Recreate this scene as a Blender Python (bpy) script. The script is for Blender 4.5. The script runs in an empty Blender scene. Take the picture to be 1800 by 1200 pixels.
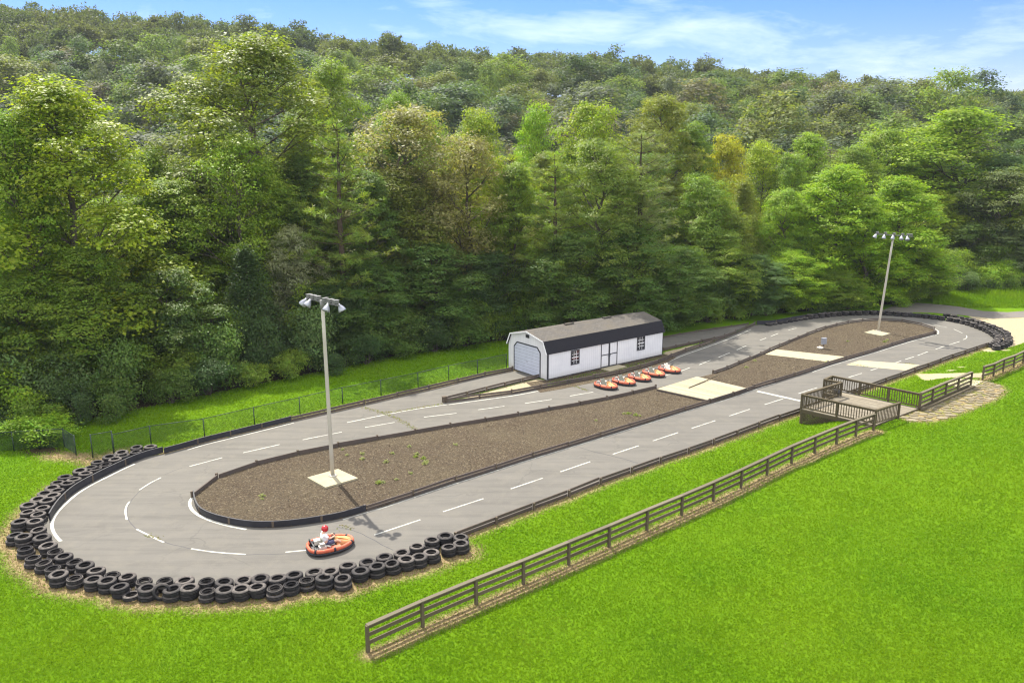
import bpy, bmesh, math, random
import numpy as np
from mathutils import Vector, Matrix, Euler
from mathutils.geometry import tessellate_polygon

random.seed(7)
RNG = np.random.default_rng(11)
scene = bpy.context.scene
COL = scene.collection
PI = math.pi

# ------------------------------------------------------------------ camera
CAM_H = 16.0
PITCH = math.atan(320 / 1400)
CP, SP = math.cos(PITCH), math.sin(PITCH)
F = 1400.0


def ray(px, py):
    r = (px - 900) / F
    u = (600 - py) / F
    return r, CP + u * SP, -SP + u * CP


def P(px, py, z=0.0):
    """point of the world at height z that the photograph shows at this pixel"""
    x, y, dz = ray(px, py)
    t = (z - CAM_H) / dz
    return (x * t, y * t)


def sstep(a, b, v):
    t = np.clip((v - a) / (b - a), 0, 1)
    return t * t * (3 - 2 * t)


# fence line frame, used for the bank by the deck
FA = np.array(P(647, 1145))
FB = np.array(P(1470, 781))
FD = (FB - FA) / np.linalg.norm(FB - FA)
FN = np.array([-FD[1], FD[0]])          # towards the track
S13 = float(np.dot(FB - FA, FD))


def terrain(x, y):
    x = np.asarray(x, float)
    y = np.asarray(y, float)
    s = (x - FA[0]) * FD[0] + (y - FA[1]) * FD[1]
    d = (x - FA[0]) * FN[0] + (y - FA[1]) * FN[1]
    bank = 0.85 * sstep(S13 - 4.5, S13 + 2.2, s) * (1 - sstep(0.2, 3.4, d)) * (1 - 0.7 * sstep(S13 + 14, S13 + 30, s))
    ridge = 39.5 - 0.085 * np.clip(x, -260, 260)
    t = np.clip((y - 108) / 195, 0, 1)
    hill = ridge * (0.35 * t + 0.65 * t * t * (3 - 2 * t))
    roll = 0.0
    return bank + hill + roll


def PT(px, py):
    z = 0.0
    for _ in range(12):
        x, y = P(px, py, z)
        z = float(terrain(x, y))
    return (x, y, z)


# ------------------------------------------------------------------ object helpers
def link(o, parent=None):
    COL.objects.link(o)
    if parent is not None:
        o.parent = parent
    return o


def tag(o, label=None, cat=None, group=None, kind=None):
    if label:
        o['label'] = label
    if cat:
        o['category'] = cat
    if group:
        o['group'] = group
    if kind:
        o['kind'] = kind
    return o


def empty(name, loc=(0, 0, 0), rz=0.0):
    o = bpy.data.objects.new(name, None)
    o.empty_display_size = 0.3
    o.location = loc
    o.rotation_euler = (0, 0, rz)
    return link(o)


def copy_tree(o, parent=None):
    c = o.copy()
    COL.objects.link(c)
    if parent is not None:
        c.parent = parent
    for ch in list(o.children):
        copy_tree(ch, c)
    return c


class MB:
    def __init__(self):
        self.v = []
        self.f = []
        self.sm = []

    def add(self, vs, fs, smooth=False):
        b = len(self.v)
        self.v.extend([tuple(map(float, p)) for p in vs])
        for f in fs:
            self.f.append([i + b for i in f])
            self.sm.append(smooth)
        return self

    def box(self, c, s, rz=0.0, m=None):
        hx, hy, hz = s[0] / 2, s[1] / 2, s[2] / 2
        ca, sa = math.cos(rz), math.sin(rz)
        vs = []
        for dx, dy, dz in ((-1, -1, -1), (1, -1, -1), (1, 1, -1), (-1, 1, -1), (-1, -1, 1), (1, -1, 1), (1, 1, 1), (-1, 1, 1)):
            x, y, z = dx * hx, dy * hy, dz * hz
            if m is not None:
                q = m @ Vector((x, y, z))
                x, y, z = q
                vs.append((c[0] + x, c[1] + y, c[2] + z))
            else:
                vs.append((c[0] + x * ca - y * sa, c[1] + x * sa + y * ca, c[2] + z))
        return self.add(vs, [(0, 3, 2, 1), (4, 5, 6, 7), (0, 1, 5, 4), (1, 2, 6, 5), (2, 3, 7, 6), (3, 0, 4, 7)])

    def bar(self, a, b, w, h, up=(0, 0, 1)):
        """box from a to b: w across, h along up"""
        a, b = Vector(a), Vector(b)
        d = (b - a)
        L = d.length
        if L < 1e-6:
            return self
        d.normalize()
        u = Vector(up)
        s = d.cross(u)
        if s.length < 1e-5:
            s = d.cross(Vector((0, 1, 0)))
        s.normalize()
        u = s.cross(d).normalized()
        vs = []
        for p in (a, b):
            for q, r in ((-1, -1), (1, -1), (1, 1), (-1, 1)):
                vs.append(p + s * (q * w / 2) + u * (r * h / 2))
        return self.add(vs, [(0, 3, 2, 1), (4, 5, 6, 7), (0, 1, 5, 4), (1, 2, 6, 5), (2, 3, 7, 6), (3, 0, 4, 7)])

    def tube(self, path, r, n=8, closed=False, cap=True, sq=(1, 1)):
        path = [Vector(p) for p in path]
        k = len(path)
        rr = r if hasattr(r, '__len__') else [r] * k
        b = len(self.v)
        up0 = Vector((0, 0, 1))
        for i, p in enumerate(path):
            if closed:
                t = path[(i + 1) % k] - path[i - 1]
            else:
                t = path[min(i + 1, k - 1)] - path[max(i - 1, 0)]
            t.normalize()
            ref = up0 if abs(t.z) < 0.95 else Vector((0, 1, 0))
            s = t.cross(ref).normalized()
            u = s.cross(t).normalized()
            for j in range(n):
                a = 2 * PI * j / n
                q = p + s * (math.cos(a) * rr[i] * sq[0]) + u * (math.sin(a) * rr[i] * sq[1])
                self.v.append(tuple(q))
        segs = k if closed else k - 1
        for i in range(segs):
            i2 = (i + 1) % k
            for j in range(n):
                j2 = (j + 1) % n
                self.f.append([b + i * n + j, b + i * n + j2, b + i2 * n + j2, b + i2 * n + j])
                self.sm.append(n > 4)
        if cap and not closed:
            self.f.append([b + j for j in range(n)][::-1])
            self.sm.append(False)
            self.f.append([b + (k - 1) * n + j for j in range(n)])
            self.sm.append(False)
        return self

    def lathe(self, prof, n=24, m=None, closed=False):
        """prof: (r, z) pairs round the z axis"""
        b = len(self.v)
        m = m or Matrix.Identity(4)
        k = len(prof)
        for r, z in prof:
            for j in range(n):
                a = 2 * PI * j / n
                self.v.append(tuple(m @ Vector((r * math.cos(a), r * math.sin(a), z))))
        for i in range(k if closed else k - 1):
            i2 = (i + 1) % k
            for j in range(n):
                j2 = (j + 1) % n
                self.f.append([b + i * n + j, b + i * n + j2, b + i2 * n + j2, b + i2 * n + j])
                self.sm.append(True)
        return self

    def prism(self, poly, z0, z1, bottom=True):
        """poly: list of (x, y); z0/z1 numbers or functions"""
        n = len(poly)
        g0 = z0 if callable(z0) else (lambda x, y: z0)
        g1 = z1 if callable(z1) else (lambda x, y: z1)
        area = sum(poly[i][0] * poly[(i + 1) % n][1] - poly[(i + 1) % n][0] * poly[i][1] for i in range(n))
        if area < 0:
            poly = poly[::-1]
        tris = tessellate_polygon([[Vector((p[0], p[1], 0)) for p in poly]])
        b = len(self.v)
        for x, y in poly:
            self.v.append((x, y, float(g0(x, y))))
        for x, y in poly:
            self.v.append((x, y, float(g1(x, y))))
        for t in tris:
            t = list(t)
            p = [poly[i] for i in t]
            ar = (p[1][0] - p[0][0]) * (p[2][1] - p[0][1]) - (p[1][1] - p[0][1]) * (p[2][0] - p[0][0])
            if ar < 0:
                t = t[::-1]
            self.f.append([b + n + i for i in t])
            self.sm.append(False)
            if bottom:
                self.f.append([b + i for i in t[::-1]])
                self.sm.append(False)
        for i in range(n):
            j = (i + 1) % n
            self.f.append([b + i, b + j, b + n + j, b + n + i])
            self.sm.append(False)
        return self

    def sheet(self, poly, z):
        n = len(poly)
        tris = tessellate_polygon([[Vector((p[0], p[1], 0)) for p in poly]])
        g = z if callable(z) else (lambda x, y: z)
        vs = [(x, y, float(g(x, y))) for x, y in poly]
        fs = []
        for t in tris:
            p = [poly[i] for i in t]
            ar = (p[1][0] - p[0][0]) * (p[2][1] - p[0][1]) - (p[1][1] - p[0][1]) * (p[2][0] - p[0][0])
            fs.append(tuple(t) if ar > 0 else tuple(t)[::-1])
        return self.add(vs, fs)

    def build(self, name, mat, parent=None, loc=None):
        me = bpy.data.meshes.new(name)
        me.from_pydata(self.v, [], self.f)
        me.polygons.foreach_set('use_smooth', self.sm)
        me.update()
        o = bpy.data.objects.new(name, me)
        if mat is not None:
            me.materials.append(mat)
        link(o, parent)
        if loc is not None:
            o.location = loc
        return o


def np_mesh(name, V, Q, attrs=None, mat=None, smooth=False):
    """big quad (or tri) mesh from numpy arrays"""
    me = bpy.data.meshes.new(name)
    V = np.ascontiguousarray(V, np.float32)
    Q = np.ascontiguousarray(Q, np.int32)
    k = Q.shape[1]
    me.vertices.add(len(V))
    me.vertices.foreach_set('co', V.ravel())
    me.loops.add(Q.size)
    me.loops.foreach_set('vertex_index', Q.ravel())
    me.polygons.add(len(Q))
    me.polygons.foreach_set('loop_start', np.arange(0, Q.size, k, dtype=np.int32))
    if smooth:
        me.polygons.foreach_set('use_smooth', np.ones(len(Q), bool))
    me.update(calc_edges=True)
    for nm, a in (attrs or {}).items():
        at = me.attributes.new(nm, 'FLOAT', 'POINT')
        at.data.foreach_set('value', np.ascontiguousarray(a, np.float32))
    if mat:
        me.materials.append(mat)
    return me


# ------------------------------------------------------------------ material helpers
def newmat(name):
    m = bpy.data.materials.new(name)
    m.use_nodes = True
    nt = m.node_tree
    bsdf = nt.nodes.get('Principled BSDF')
    return m, nt, bsdf


def N(nt, t, **kw):
    n = nt.nodes.new(t)
    for k, v in kw.items():
        setattr(n, k, v)
    return n


def L(nt, a, b):
    nt.links.new(a, b)


def mixc(nt, fac, a, b, blend='MIX'):
    n = nt.nodes.new('ShaderNodeMix')
    n.data_type = 'RGBA'
    n.blend_type = blend
    for s, v in ((n.inputs[0], fac), (n.inputs[6], a), (n.inputs[7], b)):
        if hasattr(v, 'is_linked') or isinstance(v, bpy.types.NodeSocket):
            nt.links.new(v, s)
        elif isinstance(v, (int, float)):
            s.default_value = v
        else:
            s.default_value = (*v[:3], 1)
    return n.outputs[2]


def mth(nt, op, a, b=0.0, clamp=False):
    n = nt.nodes.new('ShaderNodeMath')
    n.operation = op
    n.use_clamp = clamp
    for s, v in ((n.inputs[0], a), (n.inputs[1], b)):
        if isinstance(v, bpy.types.NodeSocket):
            nt.links.new(v, s)
        else:
            s.default_value = v
    return n.outputs[0]


def noise(nt, scale, detail=4, rough=0.55, vec=None, dist=0.0):
    n = nt.nodes.new('ShaderNodeTexNoise')
    n.inputs['Scale'].default_value = scale
    n.inputs['Detail'].default_value = detail
    n.inputs['Roughness'].default_value = rough
    n.inputs['Distortion'].default_value = dist
    if vec is not None:
        nt.links.new(vec, n.inputs['Vector'])
    return n.outputs[0]


def ramp(nt, v, a, b):
    n = nt.nodes.new('ShaderNodeMapRange')
    n.inputs[1].default_value = a
    n.inputs[2].default_value = b
    nt.links.new(v, n.inputs[0])
    return n.outputs[0]


def coords(nt, kind='Object', scale=None, rot=None):
    if kind == 'World':
        out = nt.nodes.new('ShaderNodeNewGeometry').outputs['Position']
    else:
        out = nt.nodes.new('ShaderNodeTexCoord').outputs[kind]
    if scale or rot:
        m = nt.nodes.new('ShaderNodeMapping')
        if scale:
            m.inputs['Scale'].default_value = scale
        if rot:
            m.inputs['Rotation'].default_value = rot
        nt.links.new(out, m.inputs['Vector'])
        out = m.outputs[0]
    return out


def bump(nt, bsdf, h, strength=0.3, dist=0.02):
    b = nt.nodes.new('ShaderNodeBump')
    b.inputs['Strength'].default_value = strength
    b.inputs['Distance'].default_value = dist
    nt.links.new(h, b.inputs['Height'])
    nt.links.new(b.outputs[0], bsdf.inputs['Normal'])


def mottled(name, c1, c2, scale=3.0, rough=0.7, spec=0.3, c3=None, bmp=0.0, bscale=40, metal=0.0, kind='Object', sc=None):
    m, nt, b = newmat(name)
    v = coords(nt, kind, sc)
    n1 = noise(nt, scale, 5, 0.6, v)
    c = mixc(nt, ramp(nt, n1, 0.32, 0.68), c1, c2)
    if c3:
        n2 = noise(nt, scale * 4.3, 3, 0.6, v)
        c = mixc(nt, ramp(nt, n2, 0.55, 0.75), c, c3)
    L(nt, c, b.inputs['Base Color'])
    b.inputs['Roughness'].default_value = rough
    b.inputs['Specular IOR Level'].default_value = spec
    b.inputs['Metallic'].default_value = metal
    if bmp:
        bump(nt, b, noise(nt, bscale, 4, 0.6, v), bmp, 0.02)
    return m


M = {}


def island_mat(name, c1, c2, rough=0.8, grain=(1, 1, 1), kind='Object', c3=None):
    """wood: each separate piece its own tone, with streaks"""
    m, nt, b = newmat(name)
    g = nt.nodes.new('ShaderNodeNewGeometry')
    v = coords(nt, kind)
    n1 = noise(nt, 2.2, 5, 0.65, v)
    n2 = noise(nt, 18, 4, 0.6, v)
    f = mth(nt, 'ADD', mth(nt, 'MULTIPLY', g.outputs['Random Per Island'], 0.55), mth(nt, 'MULTIPLY', n1, 0.45))
    f = mth(nt, 'ADD', f, mth(nt, 'MULTIPLY', mth(nt, 'SUBTRACT', n2, 0.5), 0.5), True)
    c = mixc(nt, f, c1, c2)
    if c3:
        c = mixc(nt, ramp(nt, noise(nt, 1.1, 4, 0.6, v), 0.52, 0.72), c, c3)
    L(nt, c, b.inputs['Base Color'])
    b.inputs['Roughness'].default_value = rough
    b.inputs['Specular IOR Level'].default_value = 0.25
    bump(nt, b, n2, 0.25, 0.01)
    return m


def make_leaf_mat(name, trans=0.4, rough=0.5, spec=0.4):
    m, nt, b = newmat(name)
    out = nt.nodes.get('Material Output')
    oi = nt.nodes.new('ShaderNodeObjectInfo')
    a1 = N(nt, 'ShaderNodeAttribute', attribute_name='shade')
    a2 = N(nt, 'ShaderNodeAttribute', attribute_name='tint')
    hsv = nt.nodes.new('ShaderNodeHueSaturation')
    L(nt, oi.outputs['Color'], hsv.inputs['Color'])
    L(nt, mth(nt, 'ADD', 0.5, mth(nt, 'MULTIPLY', mth(nt, 'SUBTRACT', a2.outputs['Fac'], 0.5), -0.055)), hsv.inputs['Hue'])
    L(nt, mth(nt, 'ADD', 0.62, mth(nt, 'MULTIPLY', a1.outputs['Fac'], 0.76)), hsv.inputs['Value'])
    hsv.inputs['Saturation'].default_value = 1.0
    L(nt, hsv.outputs[0], b.inputs['Base Color'])
    b.inputs['Roughness'].default_value = rough
    b.inputs['Specular IOR Level'].default_value = spec
    tr = nt.nodes.new('ShaderNodeBsdfTranslucent')
    tc = mixc(nt, 1.0, hsv.outputs[0], (1.45, 1.5, 0.5), 'MULTIPLY')
    L(nt, tc, tr.inputs['Color'])
    mx = nt.nodes.new('ShaderNodeMixShader')
    mx.inputs[0].default_value = trans
    L(nt, b.outputs[0], mx.inputs[1])
    L(nt, tr.outputs[0], mx.inputs[2])
    L(nt, mx.outputs[0], out.inputs['Surface'])
    return m


M['leaf'] = make_leaf_mat('leaf', 0.48, 0.5, 0.22)
M['leaf_far'] = make_leaf_mat('leaf_far', 0.45, 0.6, 0.2)
M['needle'] = make_leaf_mat('needle', 0.45, 0.5, 0.3)
M['bark'] = mottled('bark', (0.075, 0.06, 0.045), (0.13, 0.11, 0.09), 3, 0.9, 0.1, bmp=0.5, bscale=12)
M['pine_bark'] = mottled('pine_bark', (0.06, 0.042, 0.032), (0.10, 0.075, 0.058), 3, 0.9, 0.1, bmp=0.5, bscale=12)
M['board'] = island_mat('barrier_board', (0.045, 0.035, 0.03), (0.12, 0.095, 0.08), 0.8, c3=(0.06, 0.055, 0.055))
M['post'] = island_mat('barrier_post', (0.055, 0.04, 0.03), (0.14, 0.11, 0.08), 0.85)
M['rubber'] = mottled('belt_rubber', (0.012, 0.012, 0.016), (0.022, 0.022, 0.03), 2, 0.55, 0.4)
M['fence'] = island_mat('fence_wood', (0.062, 0.050, 0.029), (0.130, 0.108, 0.066), 0.85, c3=(0.095, 0.081, 0.052))
M['capwood'] = island_mat('cap_wood', (0.085, 0.072, 0.047), (0.145, 0.125, 0.085), 0.85)
M['deckwood'] = island_mat('deck_wood', (0.10, 0.085, 0.062), (0.26, 0.225, 0.165), 0.85, c3=(0.20, 0.18, 0.14))
M['walkwood'] = island_mat('walk_wood', (0.26, 0.22, 0.145), (0.36, 0.32, 0.225), 0.85, c3=(0.30, 0.265, 0.19))
M['rail'] = island_mat('rail_wood', (0.055, 0.042, 0.023), (0.110, 0.088, 0.052), 0.85)
M['concrete'] = mottled('concrete', (0.30, 0.265, 0.175), (0.36, 0.32, 0.22), 1.2, 0.9, 0.2, c3=(0.26, 0.225, 0.15), bmp=0.1)
M['pole'] = mottled('pole_paint', (0.36, 0.33, 0.28), (0.42, 0.39, 0.33), 2, 0.5, 0.4, sc=(1, 1, 0.3))
M['alu'] = mottled('lamp_aluminium', (0.24, 0.25, 0.28), (0.36, 0.37, 0.41), 4, 0.4, 0.5, metal=0.4)
M['ballast'] = mottled('ballast_grey', (0.11, 0.11, 0.11), (0.19, 0.185, 0.18), 4, 0.6, 0.3)
M['darkmetal'] = mottled('dark_metal', (0.03, 0.03, 0.035), (0.06, 0.06, 0.06), 4, 0.5, 0.4)
M['chain'] = mottled('chain_coat', (0.012, 0.03, 0.018), (0.025, 0.045, 0.03), 4, 0.5, 0.4)
M['galv'] = mottled('galvanised', (0.28, 0.30, 0.31), (0.36, 0.38, 0.40), 4, 0.45, 0.4)
M['greybox'] = mottled('box_paint', (0.22, 0.23, 0.27), (0.27, 0.28, 0.32), 2, 0.5, 0.4)
M['rock'] = mottled('pale_rock', (0.45, 0.40, 0.33), (0.62, 0.58, 0.5), 3, 0.9, 0.2, bmp=0.4, bscale=8)
M['flag'] = island_mat('flagstone', (0.11, 0.09, 0.052), (0.25, 0.215, 0.145), 0.9, c3=(0.16, 0.14, 0.085))
M['skin'] = mottled('skin', (0.50, 0.29, 0.20), (0.56, 0.34, 0.24), 5, 0.55, 0.35)
M['shirt'] = mottled('white_cotton', (0.78, 0.78, 0.82), (0.84, 0.84, 0.87), 6, 0.9, 0.1)
M['shorts'] = mottled('navy_cotton', (0.05, 0.05, 0.10), (0.09, 0.09, 0.15), 6, 0.9, 0.1)
M['helmet'] = mottled('helmet_red', (0.35, 0.01, 0.015), (0.42, 0.015, 0.02), 3, 0.2, 0.5)
M['visor'] = mottled('visor_dark', (0.02, 0.015, 0.02), (0.04, 0.03, 0.03), 3, 0.15, 0.6)
M['bumper'] = mottled('bumper_red', (0.44, 0.075, 0.035), (0.50, 0.13, 0.070), 2.2, 0.6, 0.3, c3=(0.50, 0.22, 0.14))
M['nose'] = mottled('nose_orange', (0.50, 0.15, 0.05), (0.56, 0.27, 0.10), 3, 0.55, 0.5)
M['yellow'] = mottled('panel_yellow', (0.50, 0.33, 0.10), (0.56, 0.40, 0.16), 3, 0.45, 0.5)
M['seat'] = mottled('seat_shell', (0.17, 0.18, 0.14), (0.26, 0.26, 0.20), 5, 0.5, 0.4)
M['engine'] = mottled('engine_metal', (0.42, 0.40, 0.36), (0.6, 0.58, 0.54), 9, 0.4, 0.4, metal=0.4)
M['cream'] = mottled('cream_plastic', (0.68, 0.65, 0.55), (0.75, 0.72, 0.62), 5, 0.5, 0.4)


def tyre_mat():
    m, nt, b = newmat('tyre_rubber')
    g = nt.nodes.new('ShaderNodeObjectInfo')
    v = coords(nt, 'Object')
    n1 = noise(nt, 7, 5, 0.6, v)
    sepn = nt.nodes.new('ShaderNodeSeparateXYZ')
    L(nt, nt.nodes.new('ShaderNodeNewGeometry').outputs['Normal'], sepn.inputs[0])
    dust = mth(nt, 'MULTIPLY', ramp(nt, sepn.outputs[2], 0.2, 0.8), mth(nt, 'ADD', 0.3, mth(nt, 'MULTIPLY', g.outputs['Random'], 0.7)))
    dust = mth(nt, 'MULTIPLY', dust, ramp(nt, n1, 0.2, 0.7), True)
    c = mixc(nt, dust, (0.010, 0.010, 0.012), (0.15, 0.13, 0.115))
    L(nt, c, b.inputs['Base Color'])
    b.inputs['Roughness'].default_value = 0.78
    b.inputs['Specular IOR Level'].default_value = 0.25
    return m


M['tyre'] = tyre_mat()


def asphalt_mat(name, c1, c2, c3):
    m, nt, b = newmat(name)
    v = coords(nt, 'World')
    big = noise(nt, 0.16, 5, 0.6, v, 0.6)
    mid = noise(nt, 1.1, 5, 0.65, v, 0.4)
    rt = coords(nt, 'World', (0.12, 1.6, 1), (0, 0, -math.atan2(FD[1], FD[0])))
    streak = noise(nt, 1.3, 4, 0.6, rt)
    fine = noise(nt, 38, 3, 0.7, v)
    c = mixc(nt, ramp(nt, big, 0.3, 0.7), c1, c2)
    c = mixc(nt, mth(nt, 'MULTIPLY', ramp(nt, streak, 0.44, 0.70), 0.75), c, c3)
    c = mixc(nt, mth(nt, 'MULTIPLY', ramp(nt, mid, 0.48, 0.75), 0.6), c, (c2[0] * 1.12, c2[1] * 1.1, c2[2] * 1.04))
    st_ = noise(nt, 0.45, 6, 0.7, v, 1.2)
    c = mixc(nt, mth(nt, 'MULTIPLY', ramp(nt, st_, 0.58, 0.74), 0.45, True), c, (c3[0] * 0.82, c3[1] * 0.81, c3[2] * 0.80))
    c = mixc(nt, 0.38, c, mixc(nt, fine, (0.30, 0.30, 0.30), (0.72, 0.71, 0.69)), 'SOFT_LIGHT')
    vor = nt.nodes.new('ShaderNodeTexVoronoi')
    vor.feature = 'DISTANCE_TO_EDGE'
    vor.inputs['Scale'].default_value = 0.16
    wv = nt.nodes.new('ShaderNodeVectorMath')
    wv.operation = 'ADD'
    L(nt, v, wv.inputs[0])
    nn = nt.nodes.new('ShaderNodeTexNoise')
    nn.inputs['Scale'].default_value = 0.9
    nn.inputs['Detail'].default_value = 5
    L(nt, v, nn.inputs['Vector'])
    sc = nt.nodes.new('ShaderNodeVectorMath')
    sc.operation = 'SCALE'
    sc.inputs[3].default_value = 1.4
    L(nt, nn.outputs[1], sc.inputs[0])
    L(nt, sc.outputs[0], wv.inputs[1])
    L(nt, wv.outputs[0], vor.inputs['Vector'])
    crack = ramp(nt, vor.outputs[0], 0.009, 0.002)
    crack = mth(nt, 'MULTIPLY', crack, ramp(nt, noise(nt, 0.2, 2, 0.5, v), 0.48, 0.6), True)
    c = mixc(nt, mth(nt, 'MULTIPLY', crack, 0.28), c, (0.05, 0.05, 0.045))
    L(nt, c, b.inputs['Base Color'])
    b.inputs['Roughness'].default_value = 0.85
    b.inputs['Specular IOR Level'].default_value = 0.25
    bump(nt, b, fine, 0.25, 0.01)
    return m


M['asphalt'] = asphalt_mat('asphalt', (0.110, 0.103, 0.091), (0.127, 0.119, 0.105), (0.086, 0.081, 0.072))
M['road'] = asphalt_mat('road_asphalt', (0.125, 0.112, 0.10), (0.15, 0.135, 0.12), (0.10, 0.093, 0.085))


def paint_mat():
    m, nt, b = newmat('line_paint')
    v = coords(nt, 'World')
    c = mixc(nt, ramp(nt, noise(nt, 2.4, 6, 0.75, v), 0.42, 0.62), (0.42, 0.42, 0.365), (0.24, 0.228, 0.20))
    L(nt, c, b.inputs['Base Color'])
    b.inputs['Roughness'].default_value = 0.7
    return m


M['paint'] = paint_mat()


def mulch_mat():
    m, nt, b = newmat('mulch')
    v = coords(nt, 'World')
    big = noise(nt, 0.35, 5, 0.6, v)
    f = noise(nt, 11, 6, 0.75, v)
    vor = nt.nodes.new('ShaderNodeTexVoronoi')
    vor.inputs['Scale'].default_value = 15
    L(nt, v, vor.inputs['Vector'])
    sepc = nt.nodes.new('ShaderNodeSeparateColor')
    L(nt, vor.outputs['Color'], sepc.inputs[0])
    c = mixc(nt, ramp(nt, f, 0.35, 0.65), (0.040, 0.029, 0.020), (0.098, 0.075, 0.049))
    c = mixc(nt, mth(nt, 'MULTIPLY', ramp(nt, big, 0.4, 0.7), 0.5), c, (0.098, 0.080, 0.050))
    c = mixc(nt, ramp(nt, sepc.outputs[0], 0.82, 0.95), c, (0.14, 0.115, 0.075))
    L(nt, c, b.inputs['Base Color'])
    b.inputs['Roughness'].default_value = 0.95
    b.inputs['Specular IOR Level'].default_value = 0.1
    bump(nt, b, f, 0.9, 0.08)
    return m


M['mulch'] = mulch_mat()


def ground_mat():
    m, nt, b = newmat('lawn')
    v = coords(nt, 'World')
    big = noise(nt, 0.13, 5, 0.62, v, 0.5)
    mid = noise(nt, 0.75, 5, 0.65, v)
    fine = noise(nt, 9, 5, 0.75, v)
    fin2 = noise(nt, 26, 3, 0.7, v)
    g = mixc(nt, ramp(nt, big, 0.30, 0.70), (0.082, 0.172, 0.003), (0.108, 0.195, 0.004))
    g = mixc(nt, mth(nt, 'MULTIPLY', ramp(nt, mid, 0.5, 0.78), 0.35), g, (0.110, 0.192, 0.007))
    g = mixc(nt, mth(nt, 'MULTIPLY', ramp(nt, fine, 0.46, 0.72), 0.35), g, (0.055, 0.155, 0.006))
    g = mixc(nt, mth(nt, 'MULTIPLY', ramp(nt, fin2, 0.55, 0.8), 0.35), g, (0.12, 0.215, 0.007))
    brk = mth(nt, 'MULTIPLY', mth(nt, 'SUBTRACT', mth(nt, 'ADD', mth(nt, 'MULTIPLY', mid, 0.5), mth(nt, 'MULTIPLY', fine, 0.5)), 0.5), 1.3)
    dirt = N(nt, 'ShaderNodeAttribute', attribute_name='dirt').outputs['Fac']
    sand = N(nt, 'ShaderNodeAttribute', attribute_name='sand').outputs['Fac']
    litter = N(nt, 'ShaderNodeAttribute', attribute_name='litter').outputs['Fac']
    straw = mixc(nt, ramp(nt, fine, 0.35, 0.65), (0.17, 0.12, 0.055), (0.33, 0.26, 0.14))
    c = mixc(nt, ramp(nt, mth(nt, 'ADD', dirt, brk), 0.35, 0.65), g, straw)
    sandc = mixc(nt, ramp(nt, fine, 0.3, 0.7), (0.31, 0.25, 0.155), (0.40, 0.34, 0.235))
    c = mixc(nt, ramp(nt, mth(nt, 'ADD', sand, mth(nt, 'MULTIPLY', brk, 0.7)), 0.4, 0.6), c, sandc)
    lit = mixc(nt, ramp(nt, fine, 0.35, 0.65), (0.035, 0.028, 0.016), (0.075, 0.06, 0.03))
    c = mixc(nt, ramp(nt, mth(nt, 'ADD', litter, mth(nt, 'MULTIPLY', brk, 0.6)), 0.4, 0.6), c, lit)
    L(nt, c, b.inputs['Base Color'])
    b.inputs['Roughness'].default_value = 0.9
    b.inputs['Specular IOR Level'].default_value = 0.05
    bump(nt, b, mth(nt, 'ADD', fine, mth(nt, 'MULTIPLY', fin2, 0.6)), 0.8, 0.1)
    return m


M['lawn'] = ground_mat()


def blade_mat():
    m, nt, b = newmat('grass_blade')
    out = nt.nodes.get('Material Output')
    a1 = N(nt, 'ShaderNodeAttribute', attribute_name='shade').outputs['Fac']
    dry = N(nt, 'ShaderNodeAttribute', attribute_name='dry').outputs['Fac']
    v = coords(nt, 'World')
    big = noise(nt, 0.13, 5, 0.62, v, 0.5)
    g = mixc(nt, ramp(nt, big, 0.34, 0.66), (0.112, 0.240, 0.004), (0.160, 0.275, 0.005))
    g = mixc(nt, mth(nt, 'MULTIPLY', a1, 0.7), g, (0.185, 0.300, 0.009))
    pat = noise(nt, 0.33, 6, 0.7, v, 0.8)
    g = mixc(nt, mth(nt, 'MULTIPLY', ramp(nt, pat, 0.56, 0.74), 0.45, True), g, (0.235, 0.285, 0.03))
    g = mixc(nt, mth(nt, 'MULTIPLY', ramp(nt, pat, 0.44, 0.28), 0.45, True), g, (0.075, 0.190, 0.012))
    c = mixc(nt, dry, g, (0.30, 0.235, 0.12))
    L(nt, c, b.inputs['Base Color'])
    b.inputs['Roughness'].default_value = 0.75
    b.inputs['Specular IOR Level'].default_value = 0.12
    tr = nt.nodes.new('ShaderNodeBsdfTranslucent')
    L(nt, c, tr.inputs['Color'])
    mx = nt.nodes.new('ShaderNodeMixShader')
    mx.inputs[0].default_value = 0.5
    L(nt, b.outputs[0], mx.inputs[1])
    L(nt, tr.outputs[0], mx.inputs[2])
    L(nt, mx.outputs[0], out.inputs['Surface'])
    return m


M['blade'] = blade_mat()


def shingle_mat():
    m, nt, b = newmat('roof_shingle')
    v = coords(nt, 'UV')
    br = nt.nodes.new('ShaderNodeTexBrick')
    br.inputs['Scale'].default_value = 1.0
    br.inputs['Brick Width'].default_value = 0.32
    br.inputs['Row Height'].default_value = 0.14
    br.inputs['Mortar Size'].default_value = 0.008
    br.inputs['Color1'].default_value = (0.088, 0.080, 0.072, 1)
    br.inputs['Color2'].default_value = (0.118, 0.108, 0.098, 1)
    br.inputs['Mortar'].default_value = (0.05, 0.048, 0.045, 1)
    L(nt, v, br.inputs['Vector'])
    o = coords(nt, 'Object')
    c = mixc(nt, ramp(nt, noise(nt, 0.9, 5, 0.65, o), 0.4, 0.7), br.outputs[0], (0.112, 0.098, 0.078))
    c = mixc(nt, ramp(nt, noise(nt, 14, 3, 0.6, o), 0.5, 0.8), c, (0.055, 0.052, 0.05))
    L(nt, c, b.inputs['Base Color'])
    b.inputs['Roughness'].default_value = 0.9
    b.inputs['Specular IOR Level'].default_value = 0.15
    bump(nt, b, br.outputs[1], -0.4, 0.01)
    return m


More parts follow.
